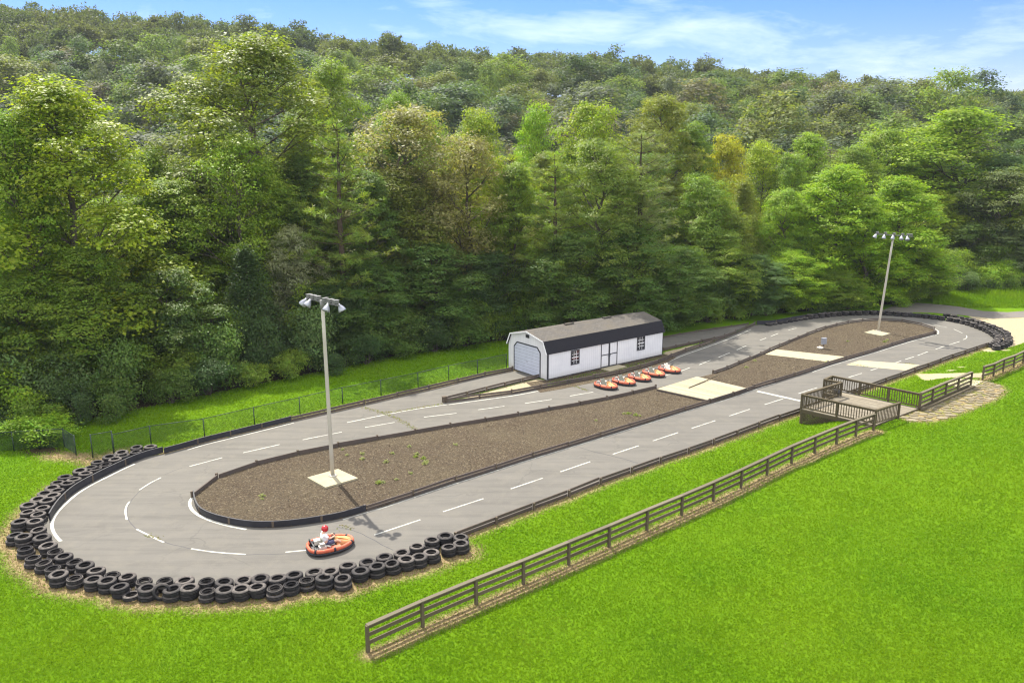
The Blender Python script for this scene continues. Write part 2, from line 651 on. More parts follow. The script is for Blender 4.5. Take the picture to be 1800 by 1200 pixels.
M['shingle'] = shingle_mat()
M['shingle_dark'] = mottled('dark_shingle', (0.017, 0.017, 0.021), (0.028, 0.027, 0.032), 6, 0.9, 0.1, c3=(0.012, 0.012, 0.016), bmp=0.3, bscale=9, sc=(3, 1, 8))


def siding_mat():
    m, nt, b = newmat('white_siding')
    o = coords(nt, 'UV')
    w = nt.nodes.new('ShaderNodeTexWave')
    w.wave_type = 'BANDS'
    w.bands_direction = 'X'
    w.inputs['Scale'].default_value = 1.55
    w.inputs['Distortion'].default_value = 0
    L(nt, o, w.inputs['Vector'])
    groove = ramp(nt, w.outputs[1], 0.06, 0.0)
    ob = coords(nt, 'Object')
    n = noise(nt, 1.1, 5, 0.6, ob)
    c = mixc(nt, ramp(nt, n, 0.35, 0.7), (0.62, 0.62, 0.65), (0.70, 0.70, 0.72))
    sz = nt.nodes.new('ShaderNodeSeparateXYZ')
    L(nt, ob, sz.inputs[0])
    grime = mth(nt, 'MULTIPLY', ramp(nt, mth(nt, 'ADD', sz.outputs[2], mth(nt, 'MULTIPLY', n, -0.5)), 0.25, -0.15), 0.5, True)
    c = mixc(nt, grime, c, (0.43, 0.40, 0.36))
    c = mixc(nt, mth(nt, 'MULTIPLY', groove, 0.55), c, (0.40, 0.40, 0.43))
    L(nt, c, b.inputs['Base Color'])
    b.inputs['Roughness'].default_value = 0.6
    bump(nt, b, groove, -0.5, 0.01)
    return m


M['siding'] = siding_mat()
M['trim'] = mottled('black_trim', (0.03, 0.03, 0.038), (0.05, 0.05, 0.06), 3, 0.5, 0.4)
M['white'] = mottled('white_trim', (0.74, 0.74, 0.76), (0.80, 0.80, 0.82), 3, 0.5, 0.4)
M['garage'] = mottled('garage_door', (0.46, 0.49, 0.58), (0.52, 0.55, 0.64), 1.5, 0.5, 0.4)


def glass_mat():
    m, nt, b = newmat('window_glass')
    v = coords(nt, 'Object')
    c = mixc(nt, ramp(nt, noise(nt, 3, 3, 0.6, v), 0.45, 0.6), (0.015, 0.018, 0.025), (0.05, 0.05, 0.06))
    L(nt, c, b.inputs['Base Color'])
    b.inputs['Roughness'].default_value = 0.05
    b.inputs['Specular IOR Level'].default_value = 0.9
    return m


M['glass'] = glass_mat()

# ------------------------------------------------------------------ world, sun, camera
SUN_EL = math.radians(54.5)
SUN_AZ = math.atan2(-0.49, 0.87)          # from +Y towards +X
w = bpy.data.worlds.new('World')
scene.world = w
w.use_nodes = True
nt = w.node_tree
bg = nt.nodes['Background']
sky = nt.nodes.new('ShaderNodeTexSky')
sky.sky_type = 'NISHITA'
sky.sun_disc = False
sky.sun_elevation = SUN_EL
sky.sun_rotation = SUN_AZ % (2 * PI)
sky.altitude = 200
sky.air_density = 1.0
sky.dust_density = 0.1
sky.ozone_density = 3.0
tc = nt.nodes.new('ShaderNodeTexCoord')
mp = nt.nodes.new('ShaderNodeMapping')
mp.inputs['Scale'].default_value = (1.6, 1.6, 5.5)
mp.inputs['Location'].default_value = (0.15, 0.0, 0.35)
mp.inputs['Rotation'].default_value = (0, math.radians(-30), 0)
L(nt, tc.outputs['Generated'], mp.inputs['Vector'])
cn = noise(nt, 1.45, 7, 0.6, mp.outputs[0], 0.5)
cn2 = noise(nt, 7.0, 6, 0.65, mp.outputs[0], 0.7)
cl = mth(nt, 'ADD', mth(nt, 'MULTIPLY', cn, 0.8), mth(nt, 'MULTIPLY', cn2, 0.2))
sepd = nt.nodes.new('ShaderNodeSeparateXYZ')
L(nt, tc.outputs['Generated'], sepd.inputs[0])
over = mth(nt, 'ADD', mth(nt, 'MULTIPLY', sepd.outputs[2], 0.5), mth(nt, 'MULTIPLY', sepd.outputs[1], -0.45))  # unseen bright cloud cover added overhead and behind the camera as fill light
over = ramp(nt, over, -0.28, 0.25)
clb = mth(nt, 'ADD', cl, mth(nt, 'MULTIPLY', over, 0.20))
cl = mth(nt, 'MULTIPLY', ramp(nt, clb, 0.53, 0.72), mth(nt, 'ADD', 0.34, mth(nt, 'MULTIPLY', over, 0.61)), True)
hs = nt.nodes.new('ShaderNodeHueSaturation')
hs.inputs['Saturation'].default_value = 1.4
hs.inputs['Value'].default_value = 0.44
L(nt, sky.outputs[0], hs.inputs['Color'])
skb = mixc(nt, 1.0, hs.outputs[0], (1.10, 0.87, 1.08), 'MULTIPLY')
skyc = mixc(nt, cl, skb, (7.0, 7.0, 7.1))
L(nt, skyc, bg.inputs['Color'])
bg.inputs['Strength'].default_value = 0.15

sv = Vector((math.sin(SUN_AZ) * math.cos(SUN_EL), math.cos(SUN_AZ) * math.cos(SUN_EL), math.sin(SUN_EL)))
sd = bpy.data.lights.new('sun', 'SUN')
sd.energy = 4.2
sd.angle = math.radians(0.55)
sd.color = (1.0, 0.94, 0.83)
so = bpy.data.objects.new('sun', sd)
so.rotation_euler = sv.to_track_quat('Z', 'Y').to_euler()
so.location = (0, 0, 60)
link(so)

cd = bpy.data.cameras.new('camera')
cd.sensor_width = 36
cd.lens = 28
cd.clip_end = 3000
co = bpy.data.objects.new('camera', cd)
co.location = (0, 0, CAM_H)
co.rotation_euler = (PI / 2 - PITCH, 0, 0)
link(co)
scene.camera = co
vs = scene.view_settings
vs.view_transform = 'Standard'
vs.look = 'None'
vs.exposure = 1.22
vs.gamma = 1.0
scene.cycles.max_bounces = 8
scene.cycles.diffuse_bounces = 6
scene.cycles.transmission_bounces = 6
scene.cycles.transparent_max_bounces = 6
scene.cycles.filter_width = 1.2
scene.cycles.use_denoising = True


# ------------------------------------------------------------------ polylines read off the photograph
def W(pts, z=0.0):
    return [P(x, y, z) for x, y in pts]


def resample(pl, step, closed=False):
    pl = [np.array(p, float) for p in pl]
    if closed:
        pl = pl + [pl[0]]
    d = [0.0]
    for a, b in zip(pl, pl[1:]):
        d.append(d[-1] + float(np.linalg.norm(b - a)))
    n = max(2, int(round(d[-1] / step)) + 1)
    out = []
    for s in np.linspace(0, d[-1], n):
        i = int(np.searchsorted(d, s, 'right')) - 1
        i = min(max(i, 0), len(pl) - 2)
        t = (s - d[i]) / max(d[i + 1] - d[i], 1e-9)
        out.append(tuple(pl[i] * (1 - t) + pl[i + 1] * t))
    return out


def smooth(pl, it=2):
    """chaikin corner cutting that keeps the ends"""
    for _ in range(it):
        q = [pl[0]]
        for a, b in zip(pl, pl[1:]):
            q.append((a[0] * .75 + b[0] * .25, a[1] * .75 + b[1] * .25))
            q.append((a[0] * .25 + b[0] * .75, a[1] * .25 + b[1] * .75))
        q.append(pl[-1])
        pl = q
    return pl


def offset(pl, d):
    """shift a polyline sideways: positive d = to the left of travel"""
    out = []
    n = len(pl)
    for i in range(n):
        a = np.array(pl[max(i - 1, 0)])
        b = np.array(pl[min(i + 1, n - 1)])
        t = b - a
        t = t / (np.linalg.norm(t) + 1e-9)
        out.append((pl[i][0] - t[1] * d, pl[i][1] + t[0] * d))
    return out


ISL_FRONT = [(341, 872), (342, 884), (350, 902), (373, 913), (400, 920), (433, 926), (467, 927.5), (512, 925), (560, 918), (600, 911),
             (643, 898), (680, 887.5), (743, 866), (807, 845), (840, 835), (923, 808), (1023, 778), (1100, 754), (1140, 742), (1200, 723),
             (1240, 711), (1282, 699), (1340, 678), (1360, 673), (1423, 653), (1460, 640), (1527, 621), (1593, 600), (1643, 587)]
ISL_BACK = [(1643, 587), (1646, 584), (1640, 579.5), (1618, 572.5), (1598, 568), (1579, 565.3), (1554, 563.8), (1518, 565.5), (1488, 569.5), (1470, 573.5),
            (1448, 579), (1432, 585), (1412, 592.5), (1380, 606), (1360, 614), (1340, 624), (1303, 639), (1280, 649), (1255, 657.5)]
ISL_BACK2 = [(1154, 683.5), (1117, 692.5), (1070, 703), (1022, 712.5), (969, 721.5), (912, 732), (853, 742), (793, 751.5), (729, 763), (667, 773.5),
             (593, 787), (540, 797), (528, 800), (503, 807), (469, 814.5), (433, 823.5), (402, 833.5), (372, 847), (350, 862), (341, 874)]
OUT_FRONT = [(799, 947), (862, 923), (927, 898), (987, 876.5), (1045, 853), (1097, 835), (1145, 817.5), (1192.5, 802), (1236, 786.7), (1277.5, 771),
             (1317, 757), (1354, 742), (1389, 730.5), (1424, 718.5), (1459, 706.5), (1494, 694), (1528, 681.5), (1562, 669), (1585, 661), (1608, 653), (1640, 641.5), (1658, 634.5),
             (1678, 627.5), (1697, 621.5), (1716, 615), (1735, 608.5)]
OUT_LEFT = [(289, 797.5), (324, 788), (358, 778), (400, 768), (441, 758), (482, 748), (512, 740.5), (540, 734.5), (594, 722), (648, 709.5), (698, 698), (748, 686.7),
            (794, 675.5), (840, 664), (870, 658), (902, 651.5)]
SHED_BARRIER = [(785, 708), (840, 700.5), (897, 693), (947, 683.5), (1000, 674), (1040, 666.5), (1100, 655), (1140, 643.5), (1163, 636), (1190, 624), (1215, 615.5),
                (1240, 607), (1273, 595), (1313, 578), (1328, 571)]
WEDGE_ARM = [(785, 704.5), (826, 694), (868, 683.5), (912, 672.5), (949, 664)]
LANE_KERB_LOW = [(1167, 616.5), (1190, 611), (1215, 605.5), (1236, 601), (1257, 597), (1275, 592)]
LANE_KERB_UP = [(1167, 594), (1195, 588.5), (1223, 583.5), (1270, 577), (1316, 570)]
BAND_LEFT = [(287, 796), (262, 802), (236, 811), (208, 824), (183, 836), (156, 850), (133, 863), (116, 877), (103, 891), (94, 904), (88, 915)]
BAND_RIGHT = [(1330, 571), (1345, 571), (1360, 570), (1393, 563.5), (1427, 558), (1477, 553.3), (1527, 551.7), (1560, 553), (1593, 556.7), (1630, 559), (1660, 562.5)]
ROW_OUT = [(240, 784.5), (214, 794), (194, 801), (173, 809), (158.6, 819), (139, 826), (116, 836), (100.6, 846), (92, 854.7), (80.7, 864.6), (65, 875), (51, 886), (46.7, 897),
           (33, 915), (24, 938), (42, 941), (44, 960), (57, 976.5), (76.5, 985), (93.5, 995), (103, 1008), (131, 1011), (163.5, 1015), (189, 1019), (212.5, 1027.5),
           (259, 1032), (301.7, 1033), (331.4, 1030), (363.5, 1034.6), (394, 1034), (424, 1032), (454, 1027.5), (483.5, 1030.7), (510.7, 1022.7), (539.5, 1016),
           (570.7, 1014), (602.7, 1014), (632.5, 1000), (662, 993), (690, 986.7), (714.7, 980), (737, 976), (760, 968), (789, 957), (810.7, 952)]
ROW_IN = [(266, 785), (240, 791), (225, 800), (207, 805.7), (192.6, 815), (177, 821.6), (158.6, 831), (144, 842), (123, 847), (110.5, 860), (95, 869), (85.6, 877.4), (78, 889),
          (71, 900), (63.7, 913), (66, 929), (74, 942), (85, 956.7), (96, 966), (112, 975), (130, 984), (147, 991), (168.6, 999), (195.5, 1006), (224, 1009),
          (252, 1017.6), (289, 1016), (323, 1017.6), (361, 1017.6), (395, 1018), (426, 1017), (457, 1014), (488, 1013), (518.7, 1006.7), (552, 1003), (580, 1001),
          (609, 992.5), (644, 985), (675.5, 976), (706, 969), (734, 957), (759, 946.7), (784, 939.5), (810, 941)]
TYRE_TOP = 0.44

w_isl_front, w_isl_back, w_isl_back2 = W(ISL_FRONT), W(ISL_BACK), W(ISL_BACK2)
w_out_front, w_out_left = W(OUT_FRONT), W(OUT_LEFT)
w_shedb, w_wedge = W(SHED_BARRIER), W(WEDGE_ARM)
w_lane_low, w_lane_up = W(LANE_KERB_LOW), W(LANE_KERB_UP)
w_band_left, w_band_right = W(BAND_LEFT), W(BAND_RIGHT)
w_row_out, w_row_in = W(ROW_OUT, TYRE_TOP), W(ROW_IN, TYRE_TOP)


def off_belt(q, belt, gap=0.42, c=(-12.0, 35.0)):
    q = np.array(q, float)
    best = None
    for a, b in zip(belt, belt[1:]):
        a, b = np.array(a), np.array(b)
        t = float(np.clip(np.dot(q - a, b - a) / np.dot(b - a, b - a), 0, 1))
        f = a + t * (b - a)
        n = np.array([-(b - a)[1], (b - a)[0]])
        n /= np.linalg.norm(n)
        if np.dot(n, f - np.array(c)) < 0:
            n = -n
        d = np.linalg.norm(q - f)
        if best is None or d < best[0]:
            best = (d, f, n, float(np.dot(q - f, n)))
    if best[0] < 1.2 and best[3] < gap:
        q = q + best[2] * (gap - best[3])
    return tuple(q)


w_row_in = [off_belt(q, w_band_left) for q in w_row_in]
HAIRPIN = W([(1690, 567), (1713, 574), (1739, 584), (1751, 591), (1748, 600), (1735, 607)])

track_poly = (w_out_left + W([(925, 655), (949, 664)]) + w_wedge[::-1][1:] + w_shedb[1:] + w_band_right[1:] + HAIRPIN +
              w_out_front[::-1][1:] + w_row_in[::-1][1:-1] + [w_band_left[1]])
isl_poly = w_isl_front + w_isl_back[1:] + w_isl_back2[:-1]
lane_poly = w_lane_low + w_lane_up[::-1] + W([(1130, 601), (1130, 622)])
road_poly = W([(1545, 547.5), (1575, 536), (1612, 532), (1650, 535), (1684, 538.5), (1728, 546.5), (1771, 548.6), (1800, 546.5), (1900, 541), (2100, 530),
               (2100, 543), (1900, 551), (1800, 557.5), (1745, 560), (1700, 554.5), (1640, 549.5), (1590, 548.5)])
sand_polys = [W([(1700, 554.5), (1745, 560), (1800, 557.5), (1900, 551), (1980, 552), (1960, 580), (1870, 592), (1800, 603), (1768, 613), (1735, 613), (1752, 600), (1760, 588), (1742, 574)]),
              W([(1610, 656), (1650, 657), (1676, 664), (1706, 671), (1735, 668), (1724, 679), (1690, 681), (1655, 678), (1628, 673), (1618, 664)]),
              W([(880, 697), (930, 687), (946, 680), (950, 668), (925, 674)]),
              W([(1165, 634), (1192, 622), (1250, 602), (1262, 597), (1215, 607), (1166, 619)]),
              W([(790, 707), (850, 700), (897, 694), (950, 684), (962, 670), (949, 664), (905, 675), (868, 685)])]
sand_polys = [[tuple(p) for p in q] for q in sand_polys]
STONE = [(1733, 670), (1760, 678), (1763, 687), (1752, 697), (1733, 707), (1700, 720), (1667, 733), (1633, 741), (1600, 739), (1585, 733), (1612, 722.5), (1640, 711), (1680, 694), (1712, 680)]
stone_poly = [PT(x, y)[:2] for x, y in STONE]
FENCE_PX = [(647, 1145), (743, 1101), (837, 1061), (920, 1025.5), (999.5, 991.7), (1070.5, 960.8), (1137, 931.5), (1198, 905), (1253.7, 880), (1302.5, 857), (1348, 834.5), (1391, 814),
            (1431.7, 796), (1470, 780), (1504, 766), (1535, 756)]
fence_pts = [PT(x, y) for x, y in FENCE_PX]


# ------------------------------------------------------------------ vector helpers on point sets
def inside(pts, poly):
    x, y = pts[:, 0], pts[:, 1]
    r = np.zeros(len(pts), bool)
    n = len(poly)
    for i in range(n):
        x1, y1 = poly[i]
        x2, y2 = poly[(i + 1) % n]
        c = ((y1 > y) != (y2 > y)) & (x < (x2 - x1) * (y - y1) / (y2 - y1 + 1e-12) + x1)
        r ^= c
    return r


def pldist(pts, pl):
    d = np.full(len(pts), 1e9)
    for a, b in zip(pl, pl[1:]):
        a = np.array(a[:2])
        b = np.array(b[:2])
        ab = b - a
        t = np.clip(((pts - a) @ ab) / (ab @ ab + 1e-12), 0, 1)
        q = a + t[:, None] * ab
        d = np.minimum(d, np.hypot(*(pts - q).T))
    return d


# edge of the wood (foot of the trees), as a line of ground points
WOOD_EDGE = W([(-400, 800), (-100, 775), (60, 752), (150, 742), (260, 720), (400, 690), (540, 662), (690, 631), (880, 602), (1000, 588), (1170, 577), (1330, 557), (1450, 546),
               (1540, 540), (1600, 532), (1650, 521), (1720, 514), (1800, 511), (1950, 508), (2300, 500)])


def masks(pts):
    dirt = np.zeros(len(pts))
    d = pldist(pts, w_row_out)
    dirt = np.maximum(dirt, 1 - d / 1.55)
    d = pldist(pts, w_out_front)
    dirt = np.maximum(dirt, 0.75 - d / 1.5)
    d = pldist(pts, w_out_left)
    dirt = np.maximum(dirt, 0.8 - d / 2.2)
    fp = np.array([p[:2] for p in fence_pts])
    shifted = [tuple(p - FN * 0.22) for p in fp]
    d = pldist(pts, shifted)
    dirt = np.maximum(dirt, 0.85 - d / 0.95)
    d = pldist(pts, stone_poly + [stone_poly[0]])
    dirt = np.maximum(dirt, 0.62 - d / 1.4)
    dirt = np.maximum(dirt, inside(pts, stone_poly) * 0.62)
    d = pldist(pts, W([(95, 800), (140, 803), (170, 812), (210, 795)]))
    dirt = np.maximum(dirt, 0.8 - d / 2.0)
    fence2 = [PT(1727, 668)[:2], PT(1763, 653)[:2], PT(1798, 638)[:2], PT(1850, 617)[:2]]
    d = pldist(pts, fence2)
    dirt = np.maximum(dirt, 0.8 - d / 1.2)
    sand = np.zeros(len(pts))
    for q in sand_polys:
        dd = pldist(pts, list(q) + [q[0]])
        ins = inside(pts, q)
        sand = np.maximum(sand, np.where(ins, 0.5 + dd / 1.0, 0.5 - dd / 1.0))
    for (px, py, r) in ((1690, 647, .5), (1740, 616, .9), (1765, 616, .8), (1708, 619, .5), (1671, 653, .6), (1050, 942, .25)):
        c = np.array(P(px, py))
        sand = np.maximum(sand, 0.75 - np.hypot(*(pts - c).T) / (2 * r))
    # litter beyond the foot of the wood
    ex = np.array([p[0] for p in WOOD_EDGE])
    ey = np.array([p[1] for p in WOOD_EDGE])
    yy = np.interp(pts[:, 0], ex, ey)
    litter = np.clip(0.5 + (pts[:, 1] - yy - 0.8) / 2.5, 0, 1)
    c = np.array(P(75, 790))
    litter = np.maximum(litter, 0.75 - np.hypot((pts[:, 0] - c[0]) / 1.6, pts[:, 1] - c[1]) / 3.0)
    return dirt, sand, litter


# ------------------------------------------------------------------ the ground: one sheet out to the ridge
def grow(start, step, end, f=1.16):
    out = []
    v = start
    s = step
    while abs(v) < abs(end):
        s *= f
        v = v + (s if end > start else -s)
        out.append(v)
    return out


xs = np.array(sorted(grow(-48, 0.32, -620) + list(np.arange(-48, 72, 0.32)) + grow(72, 0.32, 640)))
ys = np.array(sorted(grow(14, 0.32, -160) + list(np.arange(14, 104, 0.32)) + grow(104, 0.32, 700, 1.08)))
GX, GY = np.meshgrid(xs, ys)
pts = np.stack([GX.ravel(), GY.ravel()], 1)
gz = terrain(pts[:, 0], pts[:, 1])
wob = 0.006 * np.sin(pts[:, 0] * 0.9 + np.sin(pts[:, 1] * 0.7)) * np.sin(pts[:, 1] * 0.8 + 1.3)
dtrk = inside(pts, track_poly) | (pldist(pts, [tuple(p) for p in track_poly] + [tuple(track_poly[0])]) < 1.2) | inside(pts, lane_poly) | inside(pts, road_poly) | (pts[:, 1] > 62)
gz = gz + np.where(dtrk, -0.012, wob - 0.016)
di, sa, li = masks(pts)
nx, ny = len(xs), len(ys)
idx = np.arange(nx * ny).reshape(ny, nx)
Q = np.stack([idx[:-1, :-1].ravel(), idx[:-1, 1:].ravel(), idx[1:, 1:].ravel(), idx[1:, :-1].ravel()], 1)
me = np_mesh('ground', np.column_stack([pts, gz]), Q, {'dirt': di, 'sand': sa, 'litter': li}, M['lawn'], True)
go = link(bpy.data.objects.new('ground', me))
tag(go, kind='structure')


def gz_at(x, y):
    return float(terrain(x, y))


# ------------------------------------------------------------------ track, lane, road, islands, markings
o = MB().sheet([tuple(p) for p in track_poly], 0.004).build('track', M['asphalt'])
tag(o, kind='structure')
o = MB().sheet([tuple(p) for p in lane_poly], 0.0).build('service_lane', M['asphalt'])
tag(o, kind='structure')
o = MB().sheet([tuple(p) for p in road_poly], 0.001).build('road', M['road'])
tag(o, kind='structure')

mulch = MB().prism([tuple(p) for p in isl_poly], 0.0, 0.06, bottom=False)
o = mulch.build('mulch_bed', M['mulch'])
tag(o, kind='structure')

shed_strip = MB().sheet(W([(950, 690), (985, 684), (1050, 671), (1110, 657), (1166, 641), (1190, 628), (1166, 622), (960, 668), (925, 672)]), 0.012)
o = shed_strip.build('soil_strip', M['mulch'])
tag(o, kind='structure')

PATH_Z = 0.075
o = MB().prism(W([(1345, 624), (1365, 615.2), (1488, 628.5), (1462, 638)]), 0.0, PATH_Z, bottom=False).build('path', M['concrete'])
tag(o, kind='structure')
o = MB().sheet(W([(1487, 641), (1511, 633), (1617, 641), (1592, 651)]), 0.008).build('path', M['concrete'])
tag(o, kind='structure')
o = MB().prism(W([(1056, 649), (1086, 641.5), (1102, 645), (1072, 653)]), 0.0, 0.05, bottom=False).build('door_slab', M['concrete'])
tag(o, kind='structure')

DASHES = [[(658, 940), (739, 913)], [(779, 899), (850, 876)], [(897.5, 859), (954, 840)], [(985, 829), (1037.5, 811)], [(1077.5, 798), (1123, 783)], [(1147.5, 774.7), (1192, 760)],
          [(1216, 752.5), (1257.5, 739)], [(1281.7, 731), (1318, 719)], [(1344, 711), (1376.7, 700.5)], [(1403, 691.7), (1436.7, 681)], [(1451, 676), (1470, 670)], [(1491.7, 663), (1515, 656)],
          [(1530, 651), (1543, 647)], [(1574, 637.5), (1584, 634)], [(1591, 631.7), (1606.7, 627)], [(1613, 624.7), (1631, 618)], [(1644.7, 613.6), (1660, 608.6)],
          [(1668.6, 606), (1687, 600)], [(1693, 597), (1698, 595), (1700, 592), (1698.5, 589.5)], [(1691.7, 585.5), (1676.5, 578.5)], [(1665, 575.6), (1640, 570.7)], [(1605, 565), (1581, 563)],
          [(1540, 560), (1515, 560.5)], [(1480, 563), (1460, 565)],
          [(1386, 580), (1400, 576.7)], [(1355, 591), (1368, 586)], [(1336, 598), (1346.7, 594)], [(1295, 615), (1311.7, 607.5)], [(1263, 628), (1283, 619.7)],
          [(1229, 641), (1249, 633)], [(1197.5, 651.7), (1213, 646)], [(1162, 662), (1182, 656.5)], [(1001.7, 696), (1043, 688.7)], [(923, 708.7), (970, 701.7)], [(840, 720), (886.7, 713.7)], [(745, 733), (802.5, 726)],
          [(641.7, 751), (694, 742)], [(532, 772.7), (601, 759)], [(427.5, 795.5), (491.7, 781)], [(333, 819.5), (391, 804)],
          [(245, 861), (263, 849), (283, 839)], [(223, 913), (220, 900), (222, 889), (228, 881)], [(240, 929.7), (263, 941), (288, 953)], [(336, 964), (378, 970.5), (432, 974)], [(502, 970), (540, 966.5)]]
mk = MB()


def stripe(mb, pl, wd, z):
    pl = smooth(pl, 2) if len(pl) > 2 else pl
    a, b = offset(pl, wd / 2), offset(pl, -wd / 2)
    n = len(pl)
    vs = [(x, y, z) for x, y in a] + [(x, y, z) for x, y in b]
    fs = [(n + i, n + i + 1, i + 1, i) for i in range(n - 1)]
    mb.add(vs, fs)


for d in DASHES:
    stripe(mk, W(d), 0.088, 0.0085)
stripe(mk, W([(236.7, 815), (213, 825.5), (191.7, 836.7), (170, 847), (150, 858), (131, 871), (116.7, 884), (106, 894), (98, 904), (93, 913), (91, 922), (92.5, 932), (99, 943), (107, 951)]), 0.14, 0.0085)
stripe(mk, W([(346, 866), (336, 876), (333, 884), (335, 892), (341, 900), (358, 910.5), (393, 922), (433, 930)]), 0.15, 0.0085)
stripe(mk, offset(smooth(w_isl_front[9:24], 1), -0.16), 0.085, 0.0085)
stripe(mk, offset(smooth(w_isl_front[24:], 1), -0.22), 0.10, 0.0085)
stripe(mk, W([(1643, 589.5), (1650, 586), (1649, 581), (1641, 577)]), 0.13, 0.0085)
stripe(mk, offset(smooth(w_shedb[0:14], 1), -0.42), 0.10, 0.0085)
stripe(mk, W([(610, 742.5), (680, 728), (740, 717), (785, 711)]), 0.10, 0.0085)
stripe(mk, offset(w_out_left[1:7], -0.35), 0.08, 0.0085)
stripe(mk, W([(1331, 687.5), (1407, 704.5)]), 0.32, 0.0115)
o = mk.build('track_markings', M['paint'])
tag(o, kind='structure')

# thin joints and dark tar seams in the asphalt
sm = MB()
SEAMS = [[(540, 972), (420, 975)], [(283, 838), (245, 862), (229, 882), (222, 895), (224, 914), (241, 931), (288, 954), (340, 965)], [(594, 926), (625, 932), (650, 945), (672, 958), (690, 966)],
         [(1020, 786), (1048, 795), (1085, 803), (1122, 814)], [(1000, 676), (1032, 685), (1058, 692), (1076, 697)], [(320, 822), (290, 833)]]
for s in SEAMS:
    p = resample(smooth(W(s), 2), 0.35)
    p = [(x + random.uniform(-.03, .03), y + random.uniform(-.03, .03)) for x, y in p]
    stripe(sm, p, 0.035, 0.0065)
for s in ([(1616, 604), (1630, 606.5), (1650, 610), (1668, 613.5)], [(1661, 610.5), (1672, 613), (1684, 614)]):
    p = resample(smooth(W(s), 2), 0.4)
    p = [(x + random.uniform(-.06, .06), y + random.uniform(-.06, .06)) for x, y in p]
    stripe(sm, p, 0.17, 0.0065 if s[0][0] == 1616 else 0.0095)
o = sm.build('tar_seams', M['rubber'])
tag(o, kind='structure')


# ------------------------------------------------------------------ barriers: boards on short posts
def barrier(name, pl, label, hgt=0.30, seg=2.3, belt_upto=0, mat='board', two=True, drop=0.0, cap=True, side=1):
    """pl: ground polyline. The first belt_upto vertices carry a smooth black belt instead of boards."""
    root = empty(name, (pl[0][0], pl[0][1], 0))
    tag(root, label, 'barrier', 'low barriers along the track')
    ox, oy = pl[0][0], pl[0][1]
    if belt_upto > 1:
        bp = resample(smooth([tuple(p) for p in pl[:belt_upto]], 2), 0.4)
        mb = MB()
        n = len(bp)
        a, b = offset(bp, 0.03), offset(bp, -0.03)
        vs = []
        for (x1, y1), (x2, y2) in zip(a, b):
            vs += [(x1 - ox, y1 - oy, 0.03), (x2 - ox, y2 - oy, 0.03), (x2 - ox, y2 - oy, hgt + 0.02), (x1 - ox, y1 - oy, hgt + 0.02)]
        fs = [(0, 1, 2, 3)[::-1], tuple(4 * (n - 1) + k for k in range(4))]
        for i in range(n - 1):
            for k in range(4):
                k2 = (k + 1) % 4
                fs.append((4 * i + k, 4 * i + k2, 4 * i + 4 + k2, 4 * i + 4 + k))
        mb.add(vs, fs)
        mb.build('rubber_belt', M['rubber'], root)
        for q in resample(bp, 2.2)[1:-1]:
            MB().box((q[0] - ox, q[1] - oy, hgt / 2), (0.1, 0.1, hgt)).build('post', M['post'], root)
    bpl = pl[max(belt_upto - 1, 0):]
    if len(bpl) < 2:
        return root
    pts_ = resample(bpl, seg)
    for i, (a, b) in enumerate(zip(pts_, pts_[1:])):
        z = random.uniform(-0.02, 0.015)
        d = np.array(b) - np.array(a)
        d = d / np.linalg.norm(d)
        n = np.array([-d[1], d[0]]) * side
        a2 = np.array(a) + d * 0.05 + n * random.uniform(-0.02, 0.02)
        b2 = np.array(b) - d * 0.05 + n * random.uniform(-0.02, 0.02)
        mb = MB()
        tz = random.uniform(-0.02, 0.02)
        if two:
            mb.bar((a2[0] - ox, a2[1] - oy, hgt * 0.80 + z), (b2[0] - ox, b2[1] - oy, hgt * 0.80 + z + tz), 0.05, hgt * 0.40)
            mb.bar((a2[0] - ox, a2[1] - oy, hgt * 0.26 + z * .5), (b2[0] - ox, b2[1] - oy, hgt * 0.26 + z * .5), 0.05, hgt * 0.38)
        else:
            mb.bar((a2[0] - ox, a2[1] - oy, hgt * 0.52 + z), (b2[0] - ox, b2[1] - oy, hgt * 0.52 + z + tz), 0.06, hgt * 0.86)
        mb.build('board', M[mat], root)
    for a in pts_:
        i = pts_.index(a)
        q = np.array(pts_[min(i + 1, len(pts_) - 1)]) - np.array(pts_[max(i - 1, 0)])
        q = q / np.linalg.norm(q)
        n = np.array([-q[1], q[0]]) * side * 0.085
        MB().box((a[0] - ox + n[0], a[1] - oy + n[1], (hgt + 0.02) / 2), (0.1, 0.1, hgt + 0.02), math.atan2(q[1], q[0])).build('post', M['post'], root)
    return root


barrier('track_barrier', w_isl_front, 'low plank barrier along the front of the mulch beds, black belt round its left tip', 0.30, 2.6, 11, side=1)
barrier('track_barrier', w_isl_back, 'low plank barrier curving behind the mulch bed of the distant lamp pole', 0.30, 2.0, 0, side=-1)
barrier('track_barrier', w_isl_back2, 'low plank barrier behind the large mulch bed of the nearer lamp pole', 0.30, 2.3, 0, two=False, side=-1)
barrier('track_barrier', w_out_front, 'low two-board barrier between the front straight and the green grass strip', 0.34, 2.25, 0, side=-1)
barrier('track_barrier', w_out_left, 'low barrier below the chain-link fence, black belt changing to brown planks', 0.34, 2.5, 7, side=1)
barrier('track_barrier', w_shedb, 'low plank barrier running past the front wall of the white shed', 0.32, 2.4, 0, side=1)
barrier('track_barrier', w_wedge, 'short slanting plank barrier ending at the garage door corner of the shed', 0.32, 1.8, 0, side=-1)
barrier('track_barrier', w_lane_low, 'weathered low kerb board beside the lane, to the right of the shed', 0.26, 1.8, 0, two=False)
barrier('track_barrier', w_lane_up, 'dark low kerb board on the grass side of the shaded lane', 0.16, 2.4, 0, two=False)
barrier('track_barrier', w_band_left, 'black rubber belt in front of the tyre wall at the left bend', 0.36, 2, 99)
barrier('track_barrier', w_band_right, 'black rubber belt in tree shade round the back of the far bend', 0.40, 2, 99)

